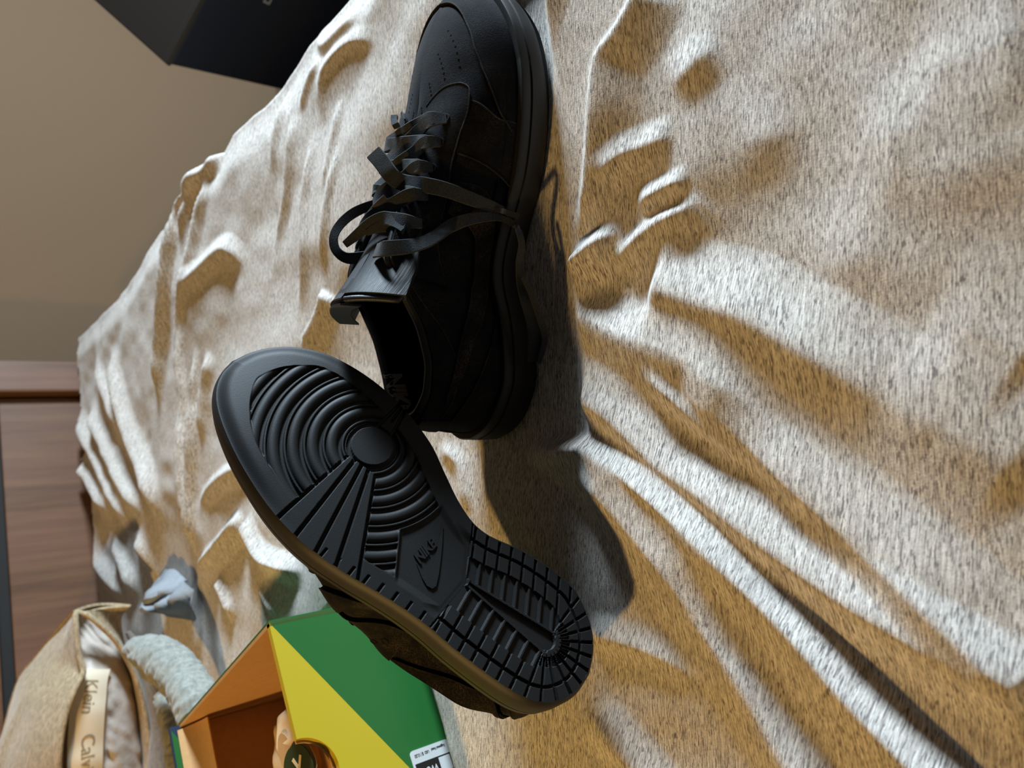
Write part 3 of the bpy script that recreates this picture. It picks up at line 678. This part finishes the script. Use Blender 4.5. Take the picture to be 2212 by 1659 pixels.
def perforate(root, mm):
    V, f = [], []
    for sgn in (1, -1):
        for row, (v_, n_) in enumerate(((.52, 7), (.66, 6), (.80, 5), (.92, 3))):
            for k in range(n_):
                t_ = .775 + .19 * (k + .5 * (row % 2)) / 9
                P_ = upper_pt(np.array(sgn * t_), np.array(v_)); N_ = upper_n(np.array(sgn * t_), np.array(v_)); ax = np.cross(N_, (0.2, 1, .1)); ax /= np.linalg.norm(ax); ay = np.cross(N_, ax); b0 = len(V)
                for rr_, dz in ((.0009, .00002), (.0006, .0002), (.0003, .00002)):
                    for a in range(8): V.append(P_ + (ax * math.cos(a * math.pi / 4) + ay * math.sin(a * math.pi / 4)) * rr_ + N_ * dz)
                for i in range(2):
                    for j in range(8): f.append((b0+i*8+j, b0+i*8+(j+1) % 8, b0+(i+1)*8+(j+1) % 8, b0+(i+1)*8+j))
    o_ = mesh_obj('perforations', V, f, M['suede'], root, True, mm); o_['kind'] = 'stuff'
perforate(shoe_l, M1); perforate(shoe_r, M2); PUFF = 0.0

lace = mesh_obj('shoelace', [(0, 0, 0)] * 3, [(0, 1, 2)], M['lace'])          # replaced below by its own first ribbon
bpy.data.objects.remove(lace)
def mid3(a, b, lift):
    m = (a + b) / 2; q = M1.inverted() @ Vector(m); xz = np.array([(r_[0], r_[1]) for r_ in [(.206, .0655), (.180, .0765), (.155, .0885), (.130, .1015), (.112, .1125), (.097, .1235)]])
    zt = np.interp(q.x, xz[::-1, 0], xz[::-1, 1]); q.z = max(q.z, zt + lift); return np.array(M1 @ q)
UPV = np.array([-.25, 0, .97])
def cross_lace(k0, s0, k1, s1, lift, wd=.0104):
    a, na = sh(s0 * EYE[k0][0], EYE[k0][1] - .01, .0025); a2, _ = sh(s0 * EYE[k0][0], min(EYE[k0][1] + .10, .97), .0075)
    b, nb = sh(s1 * EYE[k1][0], EYE[k1][1] - .01, .0025); b2, _ = sh(s1 * EYE[k1][0], min(EYE[k1][1] + .10, .97), .0075)
    m = mid3(a2, b2, lift)
    q1 = mid3(a2 * .78 + b2 * .22, a2 * .78 + b2 * .22, lift - .004); q2 = mid3(a2 * .22 + b2 * .78, a2 * .22 + b2 * .78, lift - .004)
    N_ = [na, na * .6 + UPV * .4, UPV * .8 + na * .2, UPV, UPV * .8 + nb * .2, nb * .6 + UPV * .4, nb]
    return ribbon('lace_crossing', [a, a2, q1, m, q2, b2, b], N_, [wd * .62, wd * .95, wd, wd, wd, wd * .95, wd * .62], .0015, M['lace'], shoe_l, None, 60)
cross_lace(0, 1, 0, -1, .0070, .0125)
for k in range(4):
    cross_lace(k, -1, k + 1, 1, .0050 + .0004 * k); cross_lace(k, 1, k + 1, -1, .0078 + .0004 * k)
def path(pts):
    """(px, py, lift, y plane used where the sight line misses the shoe)"""
    P_, N_ = [], []
    for px, py, lift, yd in pts:
        h, n_ = (None, None) if yd else cast(px, py)
        if h is None: h = Py(px, py, yd or .45); n_ = np.array([0, -.7, .7])
        vd = CAM - h; vd /= np.linalg.norm(vd); n_ = n_ if n_ @ vd > 0 else -n_
        P_.append(h + n_ * lift); N_.append(n_ * .5 + vd * .6)
    return P_, N_
SKIN = tree_of([shoe_l])
a, b = path([(808, 331, .002, .452), (826, 352, .002, .446), (850, 384, .003, .440), (880, 400, .004, 0), (915, 404, .0035, 0), (960, 411, .003, 0), (1010, 428, .003, 0), (1060, 446, .003, 0), (1080, 453, .003, 0)])
ribbon('lace_end', a, b, [.0112, .0112, .0112, .0108, .0104, .0098, .0092, .0080, .0060], .0015, M['lace'], shoe_l, None, 70)
a, b = path([(1066, 447, .0040, 0), (1090, 456, .0040, 0), (1114, 465, .0042, 0)])
ribbon('aglet', a, b, .0042, .0036, M['aglet'], shoe_l, None, 8)
a, b = path([(818, 548, .003, 0), (845, 541, .005, 0), (875, 533, .005, 0), (910, 526, .005, 0), (935, 512, .005, 0), (965, 489, .005, 0), (1000, 474, .005, 0), (1040, 466, .005, 0), (1075, 468, .005, 0), (1103, 482, .006, 0), (1122, 503, .006, .392), (1128, 530, .004, .390), (1124, 570, .004, .393), (1128, 612, .003, .392), (1138, 650, .003, .388), (1150, 690, .003, .386), (1156, 740, .003, .386), (1154, 782, .003, .387)])
ribbon('lace_end', a, b, [.0105, .0105, .010, .0095, .0095, .009, .0075, .006, .0045, .004, .004, .0045, .006, .0075, .0085, .009, .010, .010], .0020, M['lace'], shoe_l, None, 130)
a, b = path([(1130, 600, .002, .388), (1150, 640, .002, .383), (1168, 690, .002, .380), (1178, 730, .002, .379), (1172, 760, .002, .380), (1164, 786, .002, .382)])
ribbon('lace_end', a, b, [.003, .004, .005, .005, .004, .003], .0018, M['lace'], shoe_l, None, 40)
a, b = path([(838, 436, .002, .470), (800, 446, .002, .475), (765, 462, .002, .478), (738, 485, .002, .480), (723, 512, .002, .480), (727, 540, .002, .478), (750, 558, .002, .473), (790, 556, .002, .466), (815, 548, .002, .450)])
ribbon('lace_loop', a, b, [.006, .0065, .007, .0065, .006, .0065, .008, .008, .007], .0022, M['lace'], shoe_l, None, 60)
a, b = path([(805, 470, .003, .462), (822, 452, .004, .450), (840, 434, .003, .443)])
ribbon('lace_tab', [(p_) for p_ in a], b, .0085, .0014, M['label'], shoe_l, None, 16)
a, b = path([(748, 530, .003, .470), (775, 508, .003, .462), (805, 485, .004, .452), (835, 474, .004, .442), (858, 482, .004, .434), (873, 498, .003, 0)])
ribbon('lace_loop', a, b, [.005, .007, .008, .009, .009, .007], .0022, M['lace'], shoe_l, None, 40)
a, b = path([(795, 505, .003, .455), (822, 492, .003, .446), (848, 490, .003, .438), (872, 498, .003, 0)])
ribbon('lace_loop', a, b, [.004, .0075, .009, .008], .0020, M['lace'], shoe_l, None, 30)
a, b = path([(852, 253, .0, .468), (852, 262, .0, .466), (856, 272, .0, .462)])
ribbon('lace_crossing', a, b, .0050, .0040, M['lace'], shoe_l, None, 8)
# folded label across the tongue top
gi, gj = [39, 37, 34, 31, 28], range(1, 13)
G4 = np.array([[tongue1[i, j] + np.array([.0008 * (i == 39), 0, .0022]) for j in gj] for i in gi])
lab = sheet('tongue_label', G4[:, ::-1], .0016, M['label'], shoe_l, M1)
lip = np.array([[tongue1[39, j] + np.array([-.004, 0, d_]) for j in gj] for d_ in (.003, -.004, -.012)])
sheet('tongue_label', lip, .0014, M['label'], shoe_l, M1)

# lettering inside the heel and on the sole
hN, nN = cast(857, 848)
if hN is not None:
    vd = CAM - hN; vd /= np.linalg.norm(vd)
    xdir = Py(868, 882, hN[1]) - Py(850, 820, hN[1]); xdir -= vd * (xdir @ vd); ydir = np.cross(vd, xdir)
    o_ = put(text_mesh('heel_lettering', 'NIKE', .0170, M['print'], frame(hN + vd * .03, xdir, ydir), shoe_l, .0, .25, .0008, .92, sx=.86))
    bm = bmesh.new(); bm.from_mesh(o_.data); bmesh.ops.triangulate(bm, faces=bm.faces[:]); bmesh.ops.subdivide_edges(bm, edges=bm.edges[:], cuts=2); bad = []
    for v_ in bm.verts:
        h_ = SKIN.ray_cast(v_.co, Vector(-vd))
        if h_[0] is None or abs(h_[3] - .03) > .022: bad.append(v_)
        else: v_.co = h_[0] + Vector(vd) * .0006
    bmesh.ops.delete(bm, geom=bad, context='VERTS'); bm.to_mesh(o_.data); bm.free()
SW_LOGO = [(.1275, .0185), (.1215, .009), (.116, -.001), (.1115, -.010), (.1085, -.0175), (.1095, -.0205), (.1135, -.021), (.119, -.0185), (.1265, -.0135), (.1205, -.0162), (.1165, -.0155), (.1165, -.011), (.1195, -.002), (.1235, .008)]
def prism(name, pts2, z0, z1, mat, parent, mm, smooth=False):
    n_ = len(pts2); V = [(p_[0], p_[1], z0) for p_ in pts2] + [(p_[0], p_[1], z1) for p_ in pts2]
    bm = bmesh.new(); vs_ = [bm.verts.new(v_) for v_ in V]
    bm.faces.new(vs_[:n_][::-1]); bm.faces.new(vs_[n_:])
    for i in range(n_): bm.faces.new((vs_[i], vs_[(i+1) % n_], vs_[n_+(i+1) % n_], vs_[n_+i]))
    bmesh.ops.recalc_face_normals(bm, faces=bm.faces); me = bpy.data.meshes.new(name); bm.to_mesh(me); bm.free()
    return link_mesh(name, me, mat, parent, smooth, mm)
osole = [c for c in shoe_r.children if c.name.startswith('outsole')][0]
prism('emblem', SW_LOGO, .0022, .0009, M['rubber'], osole, M2)
put(text_mesh('lettering', 'NIKE', .0094, M['rubber'], M2 @ frame((.1268, -.0035, .0016), (-.10, 1, 0), (1, .1, 0)), osole, .0007, .28, .0003, .95, sx=.88))

# ------------------------------------------------------------------ shoe box
A0 = np.array([-.195, .61, .108]); DD = np.array([-.571, .821, 0]); EE = np.array([-.821, -.571, 0]); BH = .126; BL, BW = .288, .243
box = empty('shoe_box', (A0[0], A0[1], A0[2] - BH), 'open kraft-lined shoe box with green and yellow end standing behind the propped shoe', 'box')
bpy.context.view_layer.update()
ME_ = frame(A0, EE, (0, 0, 1))                 # x along the short end, y up, z out of the end face
arc = [(.121 + .0275 * math.cos(a), .0 + .0275 * math.sin(a)) for a in np.linspace(math.pi, 2 * math.pi, 22)]
# yellow upper triangle with half of the finger notch, green lower part
dg = lambda u_: -.599 * u_
prism('end_panel_yellow', [(0, 0)] + arc + [(BW, 0), (BW, -.124), (.2075, -.1245)][:1] + [(BW, -.126), (.2103, -.126)], 0, .0060, M['yellow'], box, ME_)
prism('end_panel_green', [(0, 0), (.2103, -.126), (0, -.126)], 0, .0042, M['green'], box, ME_)
arc2 = [(.121 + .0235 * math.cos(a), .0 + .0235 * math.sin(a)) for a in np.linspace(math.pi, 2 * math.pi, 22)]
prism('inner_end_liner', [(.004, -.002)] + [(a[0] - .002, a[1] - .002) for a in arc2] + [(BW - .004, -.002), (BW - .004, -.12), (.004, -.12)], .0072, .0095, M['kraft_light'], box, ME_)
slab('long_wall', A0 + np.array([0, 0, -BH]) + EE * .0005, DD, EE, Z, BL, .0030, BH, M['kraft'], box)
slab('long_wall_outer', A0 + np.array([0, 0, -BH]) - EE * .0012, DD, EE, Z, BL, .0014, BH, M['green'], box)
slab('long_wall', A0 + np.array([0, 0, -BH]) + EE * (BW - .003), DD, EE, Z, BL, .0030, BH, M['kraft'], box)
slab('floor_panel', A0 + np.array([0, 0, -BH]) + EE * .004 + DD * .004, DD, EE, Z, BL - .008, BW - .008, .003, M['kraft'], box)
slab('far_wall', A0 + np.array([0, 0, -BH]) + DD * BL, DD, EE, Z, .003, BW, BH + .010, M['blue'], box)
fw = A0 + DD * (BL - .0008); MF = frame(fw, EE, (0, 0, 1))
prism('far_wall_stripe', [(.004, .009), (.10, .009), (.10, -.05)], -.0012, 0, M['green'], box, MF)
slab('far_liner', A0 + np.array([0, 0, -BH + .003]) + DD * (BL - .006) + EE * .004, DD, EE, Z, .002, BW - .008, BH - .012, M['kraft'], box)
FF = np.array([[A0 + EE * u_ + DD * (BL - .004 - .026 * v_) + np.array([0, 0, .003 - .024 * v_ - .004 * math.sin(math.pi * v_)]) for v_ in np.linspace(0, 1, 6)] for u_ in np.linspace(.006, BW - .006, 8)])
sheet('far_flap', FF, .0016, M['kraft_light'], box)
# small rounded lid tab showing past the corner
MT = frame(A0 + EE * .0006, DD, (0, 0, 1))
prism('lid_tab', [(.285, -.012)] + [(.285 + .012 * math.sin(a), -.032 + .020 * math.cos(a)) for a in np.linspace(0, math.pi, 14)] + [(.285, -.052)], -.0022, -.0006, M['green'], box, frame(A0 - EE * .0012, DD, (0, 0, 1)))
# label on the end, its print and patch
def rrect(u0, u1, w0, w1, r_):
    P_ = []
    for cx_, cy_, a0 in ((u1 - r_, w1 - r_, 0), (u0 + r_, w1 - r_, 90), (u0 + r_, w0 + r_, 180), (u1 - r_, w0 + r_, 270)):
        for k in range(6): a = math.radians(a0 + 18 * k); P_.append((cx_ + r_ * math.cos(a), cy_ + r_ * math.sin(a)))
    return P_
zz = -.108
labl = prism('size_label', rrect(.1295, .205, -.018 + zz, .0205 + zz, .0035), -.0008, -.0001, M['white'], box, ME_)
prism('black_panel', rrect(.1400, .190, -.0160 + zz, .0185 + zz, .0003), -.0010, -.0008, M['ink'], labl, ME_)
prism('white_patch', rrect(.1412, .1525, -.0145 + zz, -.0035 + zz, .0003), -.0012, -.0010, M['white'], labl, ME_)
up_e = ME_ @ Matrix.Translation((.1338, .0008 + zz, .0009)) @ Matrix(((0, 1, 0, 0), (1, 0, 0, 0), (0, 0, 1, 0), (0, 0, 0, 1)))
mT = frame(A0 + EE * .1340 + np.array([0, 0, .0008 + zz]) - DD * .0009, (0, 0, 1), EE)
put(text_mesh('label_lettering', 'Suggested Retail', .0027, M['ink'], frame(A0 + EE * .1334 + np.array([0, 0, -.0062 + zz]) - DD * .0009, (0, 0, 1), EE), labl, .0001, 0, .00003, sx=.78))
put(text_mesh('label_lettering', 'USD', .0029, M['ink'], frame(A0 + EE * .1338 + np.array([0, 0, .0050 + zz]) - DD * .0009, (0, 0, 1), EE), labl, .0001, 0, .00003, sx=.8))
put(text_mesh('label_lettering', '$110.00', .0036, M['ink'], frame(A0 + EE * .1340 + np.array([0, 0, .0126 + zz]) - DD * .0009, (0, 0, 1), EE), labl, .0001, 0, .00003, sx=.74))
put(text_mesh('label_lettering', 'W8', .0085, M['white'], frame(A0 + EE * .1475 + np.array([0, 0, .0040 + zz]) - DD * .0012, (0, 0, 1), EE), labl, .0001, .15, .0001, sx=.9))
# tissue paper and its sticker
tis = empty('tissue_paper', tuple(A0 + DD * .05 + EE * .11 + np.array([0, 0, -BH + .004])), 'crumpled tan tissue paper with dark green sticker inside the shoe box', 'paper')
bpy.context.view_layer.update()
na_, nb_ = 40, 34; G5 = np.zeros((na_, nb_, 3)); rs = np.random.default_rng(3)
for i in range(na_):
    for j in range(nb_):
        u_ = .050 + .18 * i / (na_ - 1); w_ = j / (nb_ - 1)
        dep = .014 + .092 * w_; hgt = -.011 - .004 * w_ - .045 * float(sm(.86, 1.0, np.array(w_))) - .03 * float(sm(.066, .05, np.array(u_)))
        hgt += .007 * (vnoise(np.array(u_ * 90), np.array(w_ * 5), 4) - .5) + .012 * (vnoise(np.array(u_ * 40), np.array(w_ * 2.5), 8) - .5)
        dep += .010 * float(vnoise(np.array(u_ * 45), np.array(w_ * 3), 2) - .5)
        G5[i, j] = A0 + EE * u_ + DD * dep + np.array([0, 0, float(hgt)])
sheet('paper_sheet', G5, .0006, M['tissue'], tis)
TIS = tree_of([tis])
def disc(name, c_, nrm_, xd, rx, ry, th, mat, parent, n_=40):
    m_ = frame(c_, xd, np.cross(nrm_, xd)); return prism(name, [(rx * math.cos(a), ry * math.sin(a)) for a in np.linspace(0, 2 * math.pi, n_, endpoint=False)], 0, th, mat, parent, m_)
hS, nS = cast(660, 1658, TIS)
if hS is None: hS = Pz(660, 1658, .085)
nS = np.array([0, 0, 1.0]) - DD * .25; nS /= np.linalg.norm(nS); xS = np.cross(nS, DD); xS /= np.linalg.norm(xS)
st = disc('round_sticker', hS + nS * .006, nS, xS, .0185, .0185, .0010, M['sticker'], tis)
yS = np.cross(nS, xS)
for ang, ln in ((60, .021), (-58, .021)):
    a = math.radians(ang); v_ = -xS * math.sin(a) * (1 if ang > 0 else 1) + yS * math.cos(a); q_ = np.cross(nS, v_)
    slab('sticker_stroke', hS + nS * .0070 - v_ * ln / 2 - q_ * .0014 + yS * .002, v_, q_, nS, ln, .0028, .0004, M['cream'], st)
hO, nO = cast(620, 1626, TIS)
if hO is not None: disc('paper_opening', hO + nS * .0012, nS, xS, .0155, .0085, .0006, M['kraft'], tis)

# ------------------------------------------------------------------ pillow at the head of the bed
pil = empty('pillow', tuple(Py(250, 1640, 1.34)), 'tan fleece pillow sham gaping open on a white pillow by the headboard', 'pillow')
bpy.context.view_layer.update()
rim_lo = [(166,1322,1.335), (186,1328,1.33), (215,1350,1.325), (250,1385,1.32), (275,1425,1.315), (295,1470,1.31), (311,1530,1.305), (321,1600,1.30), (327,1659,1.295), (330,1780,1.285)]
rim_up = [(163,1320,1.335), (163,1345,1.325), (167,1385,1.315), (173,1425,1.305), (179,1452,1.295), (163,1487,1.285), (146,1530,1.28), (134,1580,1.275), (128,1630,1.27), (126,1780,1.265)]
back   = [(160,1324,1.345), (145,1340,1.38), (122,1367,1.42), (98,1395,1.46), (72,1428,1.50), (45,1462,1.53), (30,1500,1.55), (14,1560,1.56), (2,1620,1.56), (-10,1780,1.56)]
RL, RU, BK = (spline([Py(*p_) for p_ in q_], 60) for q_ in (rim_lo, rim_up, back))
nj = 34; Gs = np.zeros((60, nj, 3)); rs = np.random.default_rng(5)
for i in range(60):
    for j in range(nj):
        t_ = j / (nj - 1); p_ = RU[i] * (1 - t_) + BK[i] * t_; Lw = np.linalg.norm(BK[i] - RU[i])
        p_ = p_ + np.array([0, -.25, 1]) * (.26 * Lw * math.sin(math.pi * t_) ** .9 * .5) * (i / 59)
        fold = math.exp(-((t_ - .62 - .004 * (i - 40)) / .06) ** 2) * float(sm(22, 45, np.array(float(i)))) * .008 + math.exp(-((t_ - .84) / .05) ** 2) * float(sm(34, 52, np.array(float(i)))) * .010
        Gs[i, j] = p_ + np.array([0, 0, 1]) * (fold + .004 * (float(vnoise(np.array(i / 9.), np.array(t_ * 4), 6)) - .5))
sheet('sham_top', Gs, .004, M['fleece_tan'], pil)
# underside: from the lower rim back under the pillow, and the back edge closing it
Gu = np.zeros((60, 14, 3))
for i in range(60):
    for j in range(14):
        t_ = j / 13; p_ = RL[i] * (1 - t_) + (BK[i] * np.array([1, 1, 0]) + np.array([0, -.02, max(.012, BK[i][2] * .35)])) * t_
        Gu[i, j] = p_ - np.array([0, 0, .012 * math.sin(math.pi * t_)])
sheet('sham_underside', Gu[:, ::-1], .004, M['fleece_tan'], pil)
Gb = np.stack([Gu[:, -1] * (1 - t_) + BK * t_ + np.array([0, .03, 0]) * math.sin(math.pi * t_) for t_ in np.linspace(0, 1, 8)], 1)
sheet('sham_back', Gb, .004, M['fleece_tan'], pil)
hem = np.vstack([RL[::-1], RU[1:]])
tube('sham_hem', hem + np.array([0, -.002, 0]), .0042, M['fleece_tan'], pil, 150, 8)
# white inner pillow bulging in the opening, a little way in
Gi = np.zeros((70, 46, 3))
for i in range(70):
    f_ = 4 + i / 69 * 55; k0 = int(f_); k1 = min(k0 + 1, 59); w_ = f_ - k0
    lo_, hi_ = RL[k0] * (1 - w_) + RL[k1] * w_, RU[k0] * (1 - w_) + RU[k1] * w_
    for j in range(46):
        t_ = j / 45; p_ = lo_ * (1 - t_) + hi_ * t_; wd_ = np.linalg.norm(hi_ - lo_)
        bulge = .55 * wd_ * math.sin(math.pi * min(max(t_, 0), 1)) ** .7 * float(sm(1, 30, np.array(float(i))))
        cre = .0055 * (float(vnoise(np.array(i / 4.5 + j * .10), np.array(j / 7. - i * .08), 12)) - .5) + .003 * (float(vnoise(np.array(i / 2.2 + j * .2), np.array(j / 4.), 15)) - .5)
        Gi[i, j] = p_ + np.array([0, 1, 0]) * (.034 - .6 * bulge * .85) - np.array([0, 1, .1]) * cre
Gi[..., 1] += .008
sheet('inner_pillow', Gi, .003, M['satin_white'], pil)
INN = tree_of([[c for c in pil.children if c.name.startswith('inner_pillow')][0]])
bl = []
for px, py in [(205, 1440), (200, 1455), (197, 1475), (195, 1500), (192, 1530), (190, 1560), (188, 1600), (187, 1640), (186, 1690), (186, 1760)]:
    h, n_ = cast(px, py, INN)
    if h is None: h = Py(px, py, 1.30)
    bl.append(h + np.array([0, -.006, .003]))
bl = spline(bl, 50); dirw = Py(222, 1560, 1.3) - Py(158, 1560, 1.3); dirw /= np.linalg.norm(dirw)
Gw = np.stack([bl + dirw * s_ + np.array([0, -1, 0]) * (.004 * (1 - (s_ / .026) ** 2)) for s_ in np.linspace(-.0245, .0245, 9)], 1)
band = sheet('pillow_band', Gw[:, ::-1], .002, M['band'], pil)
BND = tree_of([band])
def band_text(body, p0, p1, size, pxmid):
    h0, h1 = cast(*p0, BND)[0], cast(*p1, BND)[0]
    if h0 is None or h1 is None: return
    c_ = (h0 + h1) / 2; xd = h1 - h0; nn = CAM - c_; nn /= np.linalg.norm(nn); nn = nn - xd * (nn @ xd) / (xd @ xd); yd = np.cross(nn, xd)
    nn = nn / np.linalg.norm(nn)
    o_ = put(text_mesh('band_lettering', body, size, M['gold_print'], frame(c_ + nn * .012, xd, yd), band, .0, 0, 0, 1.0))
    for v_ in o_.data.vertices:
        h_ = BND.ray_cast(v_.co, Vector(-nn))
        if h_[0] is not None: v_.co = h_[0] + Vector(nn) * .0007
band_text('Klein', (197, 1478), (189, 1530), .024, 0)
band_text('Calvin', (189, 1580), (187, 1690), .026, 0)

# grey fleece edge, sherpa roll and the crumpled sheet beyond the box
gf = tube('fleece_blanket', [Py(258, 1368, 1.33) + np.array([0, 0, -.012]), Py(290, 1420, 1.32) + np.array([0, 0, -.012]), Py(318, 1480, 1.30) + np.array([0, 0, -.010]), Py(338, 1560, 1.285) + np.array([0, 0, -.008]), Py(347, 1659, 1.27), Py(352, 1790, 1.25)], [.004, .012, .016, .018, .018, .018], M['fleece_grey'], None, 50, 14)
meta(gf, 'smooth grey fleece blanket edge tucked along the underside of the tan pillow', 'blanket')
sp_ = [Py(305, 1396, 1.20), Py(335, 1402, 1.17), Py(370, 1420, 1.13), Py(402, 1447, 1.09), Py(425, 1475, 1.06), Py(445, 1510, 1.02), Py(455, 1545, 1.00)]
def fuzzy_tube(name, pts, rad, mat, n=90, k=44, amp=.0045, sc=130, seed=3):
    o_ = tube(name, pts, rad, mat, None, n, k); me = o_.data; co = np.zeros(len(me.vertices) * 3, np.float32); me.vertices.foreach_get('co', co); co = co.reshape(-1, 3)
    no = np.zeros(len(me.vertices) * 3, np.float32); me.vertices.foreach_get('normal', no); no = no.reshape(-1, 3)
    a_n = vnoise(co[:, 0] * sc + co[:, 2] * sc * .7, co[:, 1] * sc - co[:, 2] * sc * .6, seed) + .5 * vnoise(co[:, 0] * sc * 2.3 + co[:, 2] * sc, co[:, 1] * sc * 2.1, seed + 1) - .75
    co = co + no * (a_n[:, None] * amp); me.vertices.foreach_set('co', co.ravel()); me.update(); return o_
meta(fuzzy_tube('sherpa_blanket', [p_ + np.array([0, 0, .013]) for p_ in sp_], [.014, .024, .030, .029, .028, .028, .026], M['sherpa']), 'thick pale grey-green sherpa blanket roll lying between pillow and shoe box', 'blanket')
meta(fuzzy_tube('sherpa_blanket', [Py(352, 1500, 1.22), Py(372, 1540, 1.19), Py(385, 1580, 1.16), Py(395, 1625, 1.13), Py(398, 1700, 1.11)], [.014, .020, .022, .022, .022], M['sherpa'], amp=.004, seed=9), 'darker sherpa blanket fold showing in the gap left of the shoe box', 'blanket')
# crumpled blue-grey sheet
cs = [[(330,1235),(352,1238),(372,1262)], [(318,1272),(350,1275),(388,1262)], [(316,1300),(348,1302),(398,1288)], [(332,1322),(360,1318),(400,1316)], [(352,1334),(372,1340),(392,1346)]]
Gc0 = np.array([[Pz(px, py, .012) for px, py in r_] for r_ in cs])
Gc = np.stack([spline(Gc0[:, j], 26) for j in range(3)], 1); Gc = np.stack([spline(Gc[i], 22) for i in range(26)], 0)
for i in range(26):
    for j in range(22):
        x_, y_ = i / 25, j / 21; Gc[i, j, 2] = bed_z(Gc[i, j, 0], Gc[i, j, 1]) + .006 + .030 * math.sin(math.pi * x_) * math.sin(math.pi * y_) * (.5 + float(vnoise(np.array(i / 3.2 + j * .1), np.array(j / 3.), 21))) + .014 * abs(math.sin(j * .75 + i * .25)) * math.sin(math.pi * x_)
meta(sheet('bed_sheet', Gc, .002, M['sheet_grey']), 'crumpled blue-grey sheet corner poking out of the folds near the pillow', 'sheet')

# ------------------------------------------------------------------ navy box leaning beyond the bed
C0 = np.array([.5914, 1.5, -.0689]); ea = np.array([.096, -.090, -.033]); eb = np.array([.124, .095, .101]); ec = np.array([.071, .166, -.243])
ea, eb, ec = (v_ / np.linalg.norm(v_) for v_ in (ea, eb, ec)); eb -= ea * (ea @ eb); eb /= np.linalg.norm(eb); ec = np.cross(eb, ea); ec = ec if ec[2] < 0 else -ec
zl = min((C0 + ea * .46)[2], C0[2]); LC = (zl - FLOOR) / -ec[2]
nb = empty('storage_box', tuple(C0 + ec * LC), 'tall navy box with a black top leaning beside the bed near the wall', 'box')
bpy.context.view_layer.update()
slab('body', C0 + ec * .002, ea, eb, ec, .46, .30, LC - .002, M['navy_box'], nb, .006)
slab('lid', C0 - ea * .002 - eb * .002 - ec * .004, ea, eb, ec, .464, .304, .008, M['dark_lid'], nb, .003)
slab('lid_rim', C0 - ec * .006, ea, eb, ec, .46, .012, .004, M['dark_lid'], nb, .001)
d_ = ray(573, 10); tB = ((C0 - CAM) @ eb) / (d_ @ eb); pB = CAM + d_ * tB
put(text_mesh('box_lettering', 'Da', .030, M['grey_print'], frame(pB - eb * .0012 + ea * .019, ea, -ec), nb, .0004, 0, .0006))
